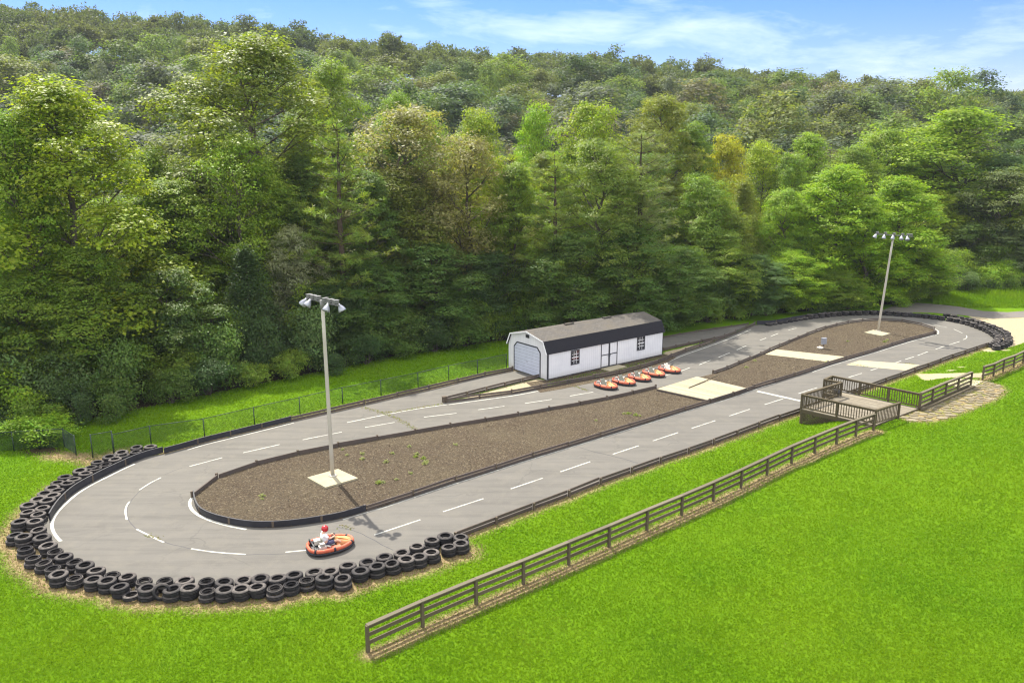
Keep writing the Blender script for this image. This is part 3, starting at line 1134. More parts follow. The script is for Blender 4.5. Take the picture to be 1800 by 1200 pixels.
# nose post where the two shed barriers meet
pw = P(781, 707)
o = MB().box((0, 0, 0.2), (0.26, 0.2, 0.4), 0.5).box((0, 0, 0.41), (0.3, 0.24, 0.03), 0.5).build('timber_post', M['post'], None, (pw[0], pw[1], 0))
tag(o, 'stout timber post at the pointed end of the two barriers left of the shed', 'post')


# ------------------------------------------------------------------ tyres
def ordinal(n):
    ones = ['', 'first', 'second', 'third', 'fourth', 'fifth', 'sixth', 'seventh', 'eighth', 'ninth', 'tenth', 'eleventh', 'twelfth', 'thirteenth', 'fourteenth', 'fifteenth',
            'sixteenth', 'seventeenth', 'eighteenth', 'nineteenth']
    if n < 20:
        return ones[n]
    tens = {2: ('twentieth', 'twenty'), 3: ('thirtieth', 'thirty'), 4: ('fortieth', 'forty'), 5: ('fiftieth', 'fifty'), 6: ('sixtieth', 'sixty')}
    t, r = divmod(n, 10)
    return tens[t][0] if r == 0 else tens[t][1] + '-' + ones[r]


def tyre_mesh(R, wd, hole):
    mb = MB()
    h = wd / 2
    prof = [(hole, -h * 0.55), (hole + 0.02, -h * 0.85), (hole + 0.06, -h), (R - 0.07, -h * 0.98), (R - 0.03, -h * 0.8), (R - 0.004, -h * 0.6), (R, -h * 0.3), (R - 0.012, -h * 0.26), (R - 0.012, -h * 0.2), (R, -h * 0.16),
            (R, h * 0.16), (R - 0.012, h * 0.2), (R - 0.012, h * 0.26), (R, h * 0.3), (R - 0.004, h * 0.6), (R - 0.03, h * 0.8), (R - 0.07, h * 0.98), (hole + 0.06, h), (hole + 0.02, h * 0.85), (hole, h * 0.55),
            (hole + 0.03, h * 0.3), (hole + 0.10, 0), (hole + 0.03, -h * 0.3)]
    mb.lathe(prof, 26, closed=True)
    me = bpy.data.meshes.new('tyre')
    me.from_pydata(mb.v, [], mb.f)
    me.polygons.foreach_set('use_smooth', mb.sm)
    me.materials.append(M['tyre'])
    return me


TY = [tyre_mesh(0.345, 0.215, 0.195), tyre_mesh(0.325, 0.20, 0.19), tyre_mesh(0.36, 0.225, 0.20), tyre_mesh(0.30, 0.19, 0.18)]


def add_tyre(x, y, z, me, tilt, label, grp, rz=None, rot=None):
    o = bpy.data.objects.new('tyre', me)
    o.location = (x, y, z)
    o.rotation_euler = rot or (tilt[0], tilt[1], random.uniform(0, 6.28) if rz is None else rz)
    link(o)
    tag(o, label, 'tyre', grp)
    return o


def stack(x, y, k, rowname, grp, n=2, where='the chain-link gate', tm=None):
    zb = 0.0
    lay = {1: ['single'], 2: ['lower', 'upper'], 3: ['bottom', 'middle', 'top']}[n]
    for i in range(n):
        me = tm if (tm and i == n - 1) else random.choice(TY[:3] if i == 0 else TY)
        h = {TY[0]: .215, TY[1]: .20, TY[2]: .225, TY[3]: .19}[me]
        j = 0.03 if i else 0.0
        add_tyre(x + random.uniform(-j, j) * 1.5, y + random.uniform(-j, j) * 1.5, zb + h / 2, me, (random.uniform(-j, j) * 2, random.uniform(-j, j) * 2),
                 f'{lay[i]} tyre of the {ordinal(k)} {rowname} stack counted from {where}', grp)
        zb += h
        if random.random() < 0.6:
            zb += 0.004


for k, (x, y) in enumerate(w_row_out):
    stack(x, y, k + 1, 'grass-side', 'tyres round the left bend')
for k, (x, y) in enumerate(w_row_in):
    stack(x, y, k + 1, 'track-side', 'tyres round the left bend', where='the left belt end')
x, y = P(231, 1043, .2)
add_tyre(x, y, 0.105, TY[1], (0.05, -0.04), 'single black tyre lying on dry grass outside the bottom of the left bend', 'tyres round the left bend')
x, y = P(285, 1048, .1)
add_tyre(x, y, 0.30, TY[1], (0, 0), 'black tyre standing on edge, leaning on the tyre wall at the left bend', 'tyres round the left bend', rot=(math.radians(68), 0, math.radians(25)))

rr_in = resample(smooth(W([(1600, 549), (1640, 553), (1676, 557.5), (1705, 564), (1728, 572), (1745, 580), (1755, 588), (1757, 595), (1746, 602)], TYRE_TOP), 2), 0.74)
rr_out = resample(smooth(W([(1665, 551), (1697, 556.5), (1722, 563), (1745, 570), (1765, 580), (1773, 588), (1775, 596), (1766, 602), (1752, 606)], TYRE_TOP), 2), 0.74)
rr_back = resample(W([(1352, 564), (1393, 557.5), (1427, 552), (1477, 547.3), (1527, 545.7), (1560, 546.5), (1592, 549)], TYRE_TOP), 0.80)
for k, (x, y) in enumerate(rr_in):
    stack(x, y, k + 1, 'track-side', 'tyres round the far bend', where='the shade end')
for k, (x, y) in enumerate(rr_out):
    stack(x, y, k + 1, 'sand-side', 'tyres round the far bend', where='the shade end')
for k, (x, y) in enumerate(rr_back):
    stack(x, y, k + 1, 'shaded', 'tyres round the far bend', n=1 if k < 8 else 2, where='the shed lane')


# ------------------------------------------------------------------ lamp poles
def lamp_pole(base, pad, hgt, arm_dir, shades, label, lean=0.0):
    root = empty('floodlight_pole', (base[0], base[1], 0.06))
    tag(root, label, 'light pole', 'floodlight poles in the mulch beds')
    bx, by = base
    MB().prism([(x - bx, y - by) for x, y in pad], -0.05, 0.09, bottom=False).build('concrete_base', M['concrete'], root)
    mb = MB()
    n = 12
    path = [(lean * z / hgt, 0, z) for z in (0.11, 1.5, 3, 5, 7, hgt)]
    mb.tube(path, [0.105, 0.103, 0.10, 0.095, 0.09, 0.085], 12)
    mb.build('pole', M['pole'], root)
    fl = MB().lathe([(0.0, 0.14), (0.15, 0.14), (0.24, 0.12), (0.24, 0.09), (0.0, 0.09)], 16)
    for a in range(4):
        fl.tube([(0.19 * math.cos(a * PI / 2 + .7), 0.19 * math.sin(a * PI / 2 + .7), 0.12), (0.19 * math.cos(a * PI / 2 + .7), 0.19 * math.sin(a * PI / 2 + .7), 0.18)], 0.02, 6)
    fl.build('base_flange', M['pole'], root)
    ad = Vector((arm_dir[0], arm_dir[1], 0)).normalized()
    an = Vector((-ad.y, ad.x, 0))
    top = Vector((lean, 0, hgt))
    arm = MB()
    arm.bar(top - ad * (0.2 + max(abs(q_[0]) for q_ in shades)) + Vector((0, 0, 0.06)), top + ad * (0.2 + max(abs(q_[0]) for q_ in shades)) + Vector((0, 0, 0.06)), 0.08, 0.08)
    arm.tube([top - Vector((0, 0, 0.3)), top + Vector((0, 0, 0.14))], 0.12, 12)
    arm.build('crossarm', M['ballast'], root)
    for t, has, out in shades:
        c = top + ad * t
        q = MB()
        q.box((0, 0, 0.20), (0.19, 0.27, 0.13), math.atan2(ad.y, ad.x))
        q.box((0, 0, 0.275), (0.22, 0.30, 0.02), math.atan2(ad.y, ad.x))
        q.tube([(0, 0, 0.12), (0, 0, 0.0)], 0.05, 8)
        bal = q.build('ballast_box', M['ballast'], root, c)
        if has:
            dirv = (Vector((0, 0, -1)) + ad * out[0] + an * out[1]).normalized()
            start = c + an * (0.16 if out[1] >= 0 else -0.16) + Vector((0, 0, 0.08))
            mt = Matrix.Translation(start) @ dirv.to_track_quat('Z', 'Y').to_matrix().to_4x4() @ Matrix.Scale(0.72, 4)
            s = MB()
            s.lathe([(0.0, 0.0), (0.07, 0.0), (0.09, 0.10), (0.13, 0.16), (0.20, 0.28), (0.25, 0.42), (0.275, 0.54), (0.27, 0.545), (0.24, 0.42), (0.185, 0.28), (0.11, 0.17), (0.0, 0.14)], 20, mt)
            sh = s.build('lamp_shade', M['alu'], root)
            b2 = MB().lathe([(0.0, 0.15), (0.03, 0.17), (0.045, 0.28), (0.055, 0.36), (0.03, 0.41), (0.0, 0.42)], 10, mt)
            b2.build('bulb', M['white'], sh)
    return root


b1 = P(585, 838, 0.06)
pad1 = W([(540, 838.5), (572, 856), (629, 839.5), (594, 823.5)], 0.15)
a0, a1 = np.array(P(547, 518, 9.25)), np.array(P(600, 530, 9.25))
lamp_pole(b1, pad1, 9.1, a1 - a0, [(-1.2, 1, (-.55, -.5)), (-.8, 1, (-.1, -.75)), (-.4, 0, (0, 0)), (0.3, 0, (0, 0)), (.8, 1, (.15, -.55)), (1.22, 1, (.45, .3))],
          'tall tan pole on the large mulch bed, four silver lamp shades on its crossarm', -0.06)
b2 = P(1543, 583, 0.06)
pad2 = W([(1519, 584), (1550, 590), (1566, 585.5), (1535, 579.5)], 0.15)
a0, a1 = np.array(P(1537, 410, 9.2)), np.array(P(1597, 414, 9.2))
lamp_pole(b2, pad2, 9.05, a1 - a0, [(-1.5, 1, (-.3, -.4)), (-.75, 1, (0, -.3)), (0.05, 1, (0, -.3)), (0.8, 1, (.15, -.5)), (1.3, 1, (.3, -.4)), (1.55, 0, (0, 0))],
          'leaning tan pole in the farther mulch bed, five white lamp shades on top', 0.52)

# ------------------------------------------------------------------ shed
S0 = np.array(P(962.4, 669))
S1 = np.array(P(1164, 624.8))
S2g = np.array(P(892, 647))
ux = (S1 - S0) / np.linalg.norm(S1 - S0)
uy = np.array([-ux[1], ux[0]])
SL = float(np.linalg.norm(S1 - S0))
SW = float(np.dot(S2g - S0, uy))
shed = empty('garden_shed', (S0[0], S0[1], 0), math.atan2(ux[1], ux[0]))
tag(shed, 'long white shed with a gambrel shingle roof and garage door beside the track', 'shed')


def wall_pt(px, py, end=False):
    """pixel -> (along, z) on the shed's front wall (or end wall)"""
    r = np.array(ray(px, py))
    n = uy if not end else ux
    c = np.array([0, 0, CAM_H])
    t = (np.dot(S0, n)) / (r[0] * n[0] + r[1] * n[1])
    q = c + r * t
    a = np.dot(q[:2] - S0, ux if not end else uy)
    return float(a), float(q[2])


WH = wall_pt(962.4, 621.5)[1]
BR_IN, BR_Z, RG_Z = 0.38, WH + 0.78, WH + 1.22


def uvmap(o, f):
    me = o.data
    uv = me.uv_layers.new(name='UVMap')
    for p in me.polygons:
        nrm = p.normal
        for li in p.loop_indices:
            v = me.vertices[me.loops[li].vertex_index].co
            uv.data[li].uv = f(v, nrm)


FL = 0.06
gam = [(0, WH), (BR_IN, BR_Z), (SW / 2, RG_Z), (SW - BR_IN, BR_Z), (SW, WH)]
wl = MB()
end_poly = [(0, FL)] + gam + [(SW, FL)]
for xx in (0, SL):
    vs_ = [(xx, a, z) for a, z in end_poly]
    fs_ = [tuple(range(len(vs_)))[::-1] if xx == 0 else tuple(range(len(vs_)))]
    wl.add(vs_, fs_)
for yy in (0, SW):
    vs_ = [(0, yy, FL), (SL, yy, FL), (SL, yy, WH), (0, yy, WH)]
    wl.add(vs_, [(0, 1, 2, 3) if yy == 0 else (3, 2, 1, 0)])
wo = wl.build('wall', M['siding'], shed)
uvmap(wo, lambda v, n: (v.x if abs(n.y) > 0.5 else v.y, v.z))

# roof: five-plate gambrel with thickness and overhang
rf = MB()
ov = 0.16
prof_o = [(-0.10, WH - 0.06), (BR_IN - 0.03, BR_Z + 0.07), (SW / 2, RG_Z + 0.09), (SW - BR_IN + 0.03, BR_Z + 0.07), (SW + 0.10, WH - 0.06)]
prof_i = [(-0.045, WH - 0.08), (BR_IN + 0.0, BR_Z + 0.02), (SW / 2, RG_Z + 0.03), (SW - BR_IN, BR_Z + 0.02), (SW + 0.045, WH - 0.08)]
k = 5
vs_ = [(-ov, a, z) for a, z in prof_o] + [(SL + ov, a, z) for a, z in prof_o] + [(-ov, a, z) for a, z in prof_i] + [(SL + ov, a, z) for a, z in prof_i]
fs_ = []
for i in range(4):
    fs_.append((i, k + i, k + i + 1, i + 1))
    fs_.append((2 * k + i, 2 * k + i + 1, 3 * k + i + 1, 3 * k + i))
    fs_.append((i, i + 1, 2 * k + i + 1, 2 * k + i))
    fs_.append((k + i, 3 * k + i, 3 * k + i + 1, k + i + 1))
fs_ += [(0, 2 * k, 3 * k, k), (k - 1, 2 * k - 1, 4 * k - 1, 3 * k - 1)]
rf.add(vs_, fs_)
ro = rf.build('roof', M['shingle'], shed)
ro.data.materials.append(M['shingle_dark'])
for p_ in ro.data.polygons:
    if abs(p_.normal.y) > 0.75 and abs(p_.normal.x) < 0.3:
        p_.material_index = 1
uvmap(ro, lambda v, n: (v.x, math.hypot(v.y - SW / 2, v.z - RG_Z)))
bt = MB()
for xx in (-ov - 0.011,):
    for (a, za), (b, zb) in zip(prof_i, prof_i[1:]):
        bt.bar((xx, a, za + 0.01), (xx, b, zb + 0.01), 0.02, 0.10)
bt.build('gable_trim', M['white'], shed)
vt = MB()
for vx in (SL * 0.33, SL * 0.66):
    vt.box((vx, SW / 2, RG_Z + 0.13), (0.9, 0.22, 0.09))
vt.build('ridge_vent', M['shingle'], ro)

ct = MB()
ct.box((0.045, -0.012, (WH + FL) / 2), (0.09, 0.024, WH - FL - 0.1))
ct.box((-0.012, 0.02, (WH + FL) / 2), (0.024, 0.088, WH - FL - 0.1))
ct.box((SL / 2, -0.008, FL + 0.04), (SL, 0.016, 0.05))
ct.box((SL - 0.03, -0.012, (WH + FL) / 2), (0.05, 0.02, WH - FL - 0.1))
ct.build('corner_trim', M['trim'], shed)
sk = MB()
for xx in np.linspace(0.15, SL - 0.15, 7):
    for yy in (0.15, SW - 0.15):
        sk.box((xx, yy, 0.03), (0.4, 0.2, 0.06))
sk.build('skid_block', M['ballast'], shed)

# windows in the front wall
for (xa, ya, xb, yb) in ((1003.6, 616.3, 1018, 638.6), (1119.9, 591.8, 1132.8, 613.6)):
    l0, z1 = wall_pt(xa, ya)
    l1, z0 = wall_pt(xb, yb)
    z0 += 0.0
    cx, cz, ww, hh = (l0 + l1) / 2, (z0 + z1) / 2, l1 - l0, z1 - z0
    f = MB()
    t = 0.07
    for sx in (-1, 1):
        f.box((cx + sx * (ww / 2 - t / 2), -0.02, cz), (t, 0.04, hh))
    for sz in (-1, 1):
        f.box((cx, -0.02, cz + sz * (hh / 2 - t / 2)), (ww - 2 * t, 0.036, t))
    win = f.build('window', M['trim'], shed)
    g = MB().box((cx, -0.006, cz), (ww - 2 * t, 0.008, hh - 2 * t))
    g.build('pane', M['glass'], win)
    mu = MB()
    iw, ih = ww - 2 * t, hh - 2 * t
    for q in (1, 2):
        mu.box((cx - iw / 2 + iw * q / 3, -0.014, cz), (0.028, 0.01, ih))
    for q in (1, 2, 3):
        mu.box((cx, -0.016 - (0.004 if q == 2 else 0), cz - ih / 2 + ih * q / 4), (iw, 0.010, 0.055 if q == 2 else 0.028))
    mu.build('muntin', M['white'], win)

# double door
l0, z1 = wall_pt(1056.3, 604.0)
l1 = wall_pt(1085.5, 600)[0]
z0 = FL + 0.03
for q in (0, 1):
    a, b = l0 + (l1 - l0) * q / 2 + 0.008, l0 + (l1 - l0) * (q + 1) / 2 - 0.008
    d = MB().box(((a + b) / 2, -0.010, (z0 + z1) / 2), (b - a, 0.02, z1 - z0))
    dob = d.build('door', M['siding'], shed)
    uvmap(dob, lambda v, n: (v.x, v.z))
    tr = MB()
    t = 0.075
    for xx in (a + t / 2, b - t / 2):
        tr.box((xx, -0.029, (z0 + z1) / 2), (t, 0.016, z1 - z0))
    for zz in (z0 + t / 2, (z0 + z1) / 2 + 0.02, z1 - t / 2):
        tr.box(((a + b) / 2, -0.028, zz), (b - a - 2 * t, 0.014, t))
    tr.build('door_trim', M['trim'], dob)
    MB().box(((b - 0.13) if q == 0 else (a + 0.13), -0.045, (z0 + z1) / 2 - 0.08), (0.03, 0.03, 0.14)).build('handle', M['galv'], dob)

# garage door on the end wall
e0 = wall_pt(949.7, 650, True)[0]
e1 = wall_pt(904.3, 640, True)[0]
ztop = wall_pt(930, 606.5, True)[1]
ztop = min(ztop, BR_Z - 0.25)
cut = 0.36
dpoly = [(e0, FL + 0.01), (e1, FL + 0.01), (e1, ztop - cut), (e1 - cut, ztop), (e0 + cut, ztop), (e0, ztop - cut)]
gbk = MB().add([(-0.003, e0 + 0.01, FL + 0.01), (-0.003, e1 - 0.01, FL + 0.01), (-0.003, e1 - 0.01, ztop - cut), (-0.003, e1 - cut, ztop - 0.01), (-0.003, e0 + cut, ztop - 0.01), (-0.003, e0 + 0.01, ztop - cut)], [(5, 4, 3, 2, 1, 0)])
gdoor = MB()
nz = 9
zz = [FL + 0.01 + (ztop - FL - 0.01) * i / nz for i in range(nz + 1)]
for i in range(nz):
    zb, zt_ = zz[i] + 0.006, zz[i + 1] - 0.006

    def half(z):
        return max(0.0, z - (ztop - cut))
    a, b = half(zb), half(zt_)
    q = [(e0 + a, zb), (e1 - a, zb), (e1 - b, zt_), (e0 + b, zt_)]
    vs_ = [(-0.006, y, z) for y, z in q] + [(-0.024, y + (0.01 if j in (0, 3) else -0.01), z + (0.012 if j < 2 else -0.012)) for j, (y, z) in enumerate(q)]
    gdoor.add(vs_, [(4, 7, 6, 5), (0, 1, 5, 4)[::-1], (1, 2, 6, 5)[::-1], (2, 3, 7, 6)[::-1], (3, 0, 4, 7)[::-1]])
gd = gdoor.build('garage_door', M['garage'], shed)
q = MB()
q.tube([(-0.03, (e0 + e1) / 2 - 0.1, 1.0), (-0.03, (e0 + e1) / 2 + 0.1, 1.0)], 0.025, 8)
q.build('handle', M['galv'], gd)
gbk.build('groove', M['ballast'], gd)
tr = MB()
loop = dpoly[1:] + [dpoly[0]]
for (a, za), (b, zb) in zip(loop, loop[1:]):
    tr.bar((-0.02, a, za), (-0.02, b, zb), 0.04, 0.09)
tr.build('door_trim', M['trim'], gd)
cv = MB()
vc, vz = SW / 2, RG_Z - 0.32
cv.box((-0.012, vc, vz), (0.024, 0.42, 0.26))
for q in range(4):
    cv.box((-0.030, vc, vz - 0.09 + q * 0.06), (0.02, 0.36, 0.02))
cv.build('vent', M['trim'], shed)


# ------------------------------------------------------------------ karts
def kart_outline(n=56, grow=0.0):
    pts_ = []
    for i in range(n):
        a = 2 * PI * i / n
        c, s = math.cos(a), math.sin(a)
        x = math.copysign(abs(c) ** 0.62, c) * 0.95
        y = math.copysign(abs(s) ** 0.62, s) * 0.64
        tp = 1.0 if x < 0.1 else 1.0 - 0.45 * ((x - 0.1) / 0.85) ** 1.6
        if x < -0.5:
            tp *= 1 - 0.12 * ((-x - 0.5) / 0.45) ** 2
        y *= tp
        pts_.append((x + math.copysign(grow, c) * abs(c), y + math.copysign(grow, s) * abs(s)))
    return pts_


def make_kart():
    root = empty('go_kart')
    o_ = kart_outline()
    ring = MB().tube([(x, y, 0.225) for x, y in o_], 0.072, 12, closed=True, sq=(0.95, 1.2))
    bmp_ = ring.build('bumper', M['bumper'], root)
    nn_ = len(o_)
    for cen in (6, 14, 21, 35, 42, 50):
        tx_, ty_ = o_[(cen + 1) % nn_][0] - o_[cen - 1][0], o_[(cen + 1) % nn_][1] - o_[cen - 1][1]
        tl_ = math.hypot(tx_, ty_)
        seg_ = [(o_[cen][0] + q * tx_ / tl_, o_[cen][1] + q * ty_ / tl_, 0.225) for q in (-0.045, 0, 0.045)]
        MB().tube(seg_, 0.079, 12, sq=(0.95, 1.2)).build('strap', M['rubber'], bmp_)
    skirt = MB().tube([(x * 1.01, y * 1.01, 0.105) for x, y in o_], 0.075, 8, closed=True, sq=(1.0, 0.8))
    skirt.build('skirt', M['rubber'], root)
    inner = [(x * 0.93, y * 0.92) for x, y in o_]
    MB().prism(inner, 0.07, 0.10).build('floor_pan', M['darkmetal'], root)
    # side pods, red boxes with sloped tops
    for s in (-1, 1):
        pod = MB()
        pr = [(-0.38, 0.37), (0.30, 0.37), (0.34, 0.58), (-0.42, 0.58)]
        pod.prism([(x, y * s) for x, y in pr], 0.10, lambda x, y: 0.24 + 0.04 * (abs(y) < 0.4))
        pod.build('side_pod', M['bumper'], root)
    # nose cone: arched panel
    ns = MB()
    sect = []
    for i, (x, hw, zc) in enumerate(((0.22, 0.20, 0.47), (0.36, 0.24, 0.43), (0.55, 0.30, 0.36), (0.75, 0.32, 0.31), (0.90, 0.25, 0.27))):
        row = []
        for j in range(9):
            a = PI * j / 8
            row.append((x, hw * math.cos(a), 0.14 + (zc - 0.14) * math.sin(a) ** 0.6))
        sect.append(row)
    vs_ = [p for r in sect for p in r]
    fs_ = []
    for i in range(4):
        for j in range(8):
            fs_.append((i * 9 + j, i * 9 + j + 1, (i + 1) * 9 + j + 1, (i + 1) * 9 + j))
    fs_.append(tuple(range(9)))
    ns.add(vs_, fs_, True)
    nose = ns.build('nose_panel', M['nose'], root)
    st = MB()
    st.add([(0.30, -0.10, 0.462), (0.30, 0.10, 0.462), (0.74, 0.15, 0.322), (0.74, -0.15, 0.322)], [(0, 1, 2, 3)[::-1]])
    st.box((0.2, 0, 0.40), (0.06, 0.3, 0.18))
    st.build('number_panel', M['yellow'], nose)
    # seat: bucket shell
    seat = MB()
    rows = []
    for (x, z, hw, lip) in ((0.02, 0.17, 0.17, 0.06), (-0.12, 0.15, 0.19, 0.10), (-0.26, 0.17, 0.20, 0.14), (-0.34, 0.30, 0.20, 0.12), (-0.39, 0.46, 0.19, 0.08), (-0.43, 0.60, 0.15, 0.03)):
        rows.append([(x, -hw - 0.02, z + lip), (x, -hw, z + lip * 0.5), (x, -hw * 0.6, z), (x, 0, z - 0.01), (x, hw * 0.6, z), (x, hw, z + lip * 0.5), (x, hw + 0.02, z + lip)])
    vs_ = [p for r in rows for p in r]
    fs_ = [(i * 7 + j, i * 7 + j + 1, (i + 1) * 7 + j + 1, (i + 1) * 7 + j) for i in range(5) for j in range(6)]
    seat.add(vs_, fs_, True)
    so_ = seat.build('seat', M['seat'], root)
    sol = so_.modifiers.new('thickness', 'SOLIDIFY')
    sol.thickness = 0.02
    # engine at the right of the seat and fuel tank, rear cover
    en = MB()
    en.box((-0.45, -0.38, 0.26), (0.30, 0.26, 0.24))
    for q in range(5):
        en.box((-0.45, -0.38, 0.40 + q * 0.022), (0.20, 0.20 - q * 0.01, 0.010))
    en.tube([(-0.30, -0.38, 0.34), (-0.18, -0.42, 0.32), (-0.1, -0.44, 0.26)], 0.04, 8)
    en.build('engine', M['engine'], root)
    tk = MB().box((-0.46, 0.36, 0.25), (0.3, 0.24, 0.2)).tube([(-0.46, 0.36, 0.35), (-0.46, 0.36, 0.39)], 0.04, 10)
    tk.build('fuel_tank', M['cream'], root)
    rb = MB().tube([(-0.80, -0.42, 0.27), (-0.80, -0.40, 0.44), (-0.80, 0.40, 0.44), (-0.80, 0.42, 0.27)], 0.025, 8)
    rb.build('rear_hoop', M['darkmetal'], root)
    # steering
    sw = MB()
    mt = Matrix.Translation((0.13, 0, 0.52)) @ Euler((0, math.radians(-52), 0)).to_matrix().to_4x4()
    sw.tube([mt @ Vector((0.14 * math.cos(a * PI / 9), 0.14 * math.sin(a * PI / 9), 0)) for a in range(18)], 0.016, 7, closed=True)
    sw.bar(mt @ Vector((-0.13, 0, 0)), mt @ Vector((0.13, 0, 0)), 0.03, 0.015)
    sw.bar(mt @ Vector((0, -0.13, 0)), mt @ Vector((0, 0.13, 0)), 0.03, 0.014)
    so2 = sw.build('steering_wheel', M['darkmetal'], root)
    MB().tube([(0.14, 0, 0.51), (0.42, 0, 0.20)], 0.018, 7).build('steering_column', M['darkmetal'], so2)
    # wheels
    for x in (-0.58, 0.58):
        for s in (-1, 1):
            r, wd = (0.14, 0.19) if x < 0 else (0.125, 0.13)
            yo = 0.455 if x < 0 else 0.40
            mt = Matrix.Translation((x, s * yo, r)) @ Euler((PI / 2, 0, 0)).to_matrix().to_4x4()
            w_ = MB().lathe([(0.06, -wd / 2), (r - 0.02, -wd / 2), (r, -wd / 2 + 0.025), (r, wd / 2 - 0.025), (r - 0.02, wd / 2), (0.06, wd / 2)], 18, mt)
            wo_ = w_.build('wheel', M['rubber'], root)
            MB().lathe([(0.0, -wd / 2 + 0.01), (0.065, -wd / 2 - 0.004), (0.065, wd / 2 + 0.004), (0.0, wd / 2 - 0.01)], 12, mt).build('rim', M['engine'], wo_)
    return root


def heading(a, b):
    p, q = np.array(P(*a)), np.array(P(*b))
    return math.atan2(q[1] - p[1], q[0] - p[0])


kart0 = make_kart()
KARTS = [((1065.5, 678.5), 'red go-kart at the left end of the parked row, nearest the garage door'),
         ((1097, 671.5), 'red parked go-kart, second from the left end of the row by the shed'),
         ((1124.5, 664.5), 'red parked go-kart in the middle of the row of five'),
         ((1149.5, 657), 'red parked go-kart, second from the boardwalk end of the row'),
         ((1177, 650.5), 'red go-kart with pale seat at the right end of the parked row')]
for i, ((px, py), lab) in enumerate(KARTS):
    k_ = kart0 if i == 0 else copy_tree(kart0)
    x, y = P(px, py, 0.1)
    k_.location = (x, y, 0.006)
    k_.scale = (0.93, 0.93, 0.95)
    k_.rotation_euler = (0, 0, heading((1050, 673.5), (1083, 683)) + random.uniform(-.06, .06) + (0.06 if i == 4 else 0))
    tag(k_, lab, 'go-kart', 'karts parked by the shed')
    if i == 4:
        for ch in k_.children:
            if ch.name.startswith('seat'):
                ch.data = ch.data.copy()
                ch.data.materials[0] = M['cream']
                ch['label'] = 'pale cream seat'
kd = copy_tree(kart0)
kx, ky = P(581, 957, 0.15)
KROT = heading((545, 968), (618, 951))
kd.location = (kx, ky, 0.006)
kd.rotation_euler = (0, 0, KROT)
tag(kd, 'red go-kart being driven through the left bend by a person in a red helmet', 'go-kart')
if 'group' in kd:
    del kd['group']
kd.scale = (0.98, 0.98, 0.98)


# ------------------------------------------------------------------ the driver
def skin_obj(name, joints, edges, mat, parent, root_i=0, sub=2):
    me = bpy.data.meshes.new(name + '_skel')
    me.from_pydata([j[:3] for j in joints], edges, [])
    o_ = bpy.data.objects.new(name, me)
    COL.objects.link(o_)
    sk_ = o_.modifiers.new('skin', 'SKIN')
    sk_.use_smooth_shade = True
    for i, j in enumerate(joints):
        d = me.skin_vertices[0].data[i]
        rx = j[3]
        d.radius = (rx, j[4] if len(j) > 4 else rx)
        d.use_root = (i == root_i)
    ss = o_.modifiers.new('sub', 'SUBSURF')
    ss.levels = sub
    ss.render_levels = sub
    dg = bpy.context.evaluated_depsgraph_get()
    dg.update()
    ev = o_.evaluated_get(dg)
    nm = bpy.data.meshes.new_from_object(ev)
    nm.name = name
    for p in nm.polygons:
        p.use_smooth = True
    nm.materials.clear()
    nm.materials.append(mat)
    bpy.data.objects.remove(o_)
    r = bpy.data.objects.new(name, nm)
    link(r, parent)
    return r


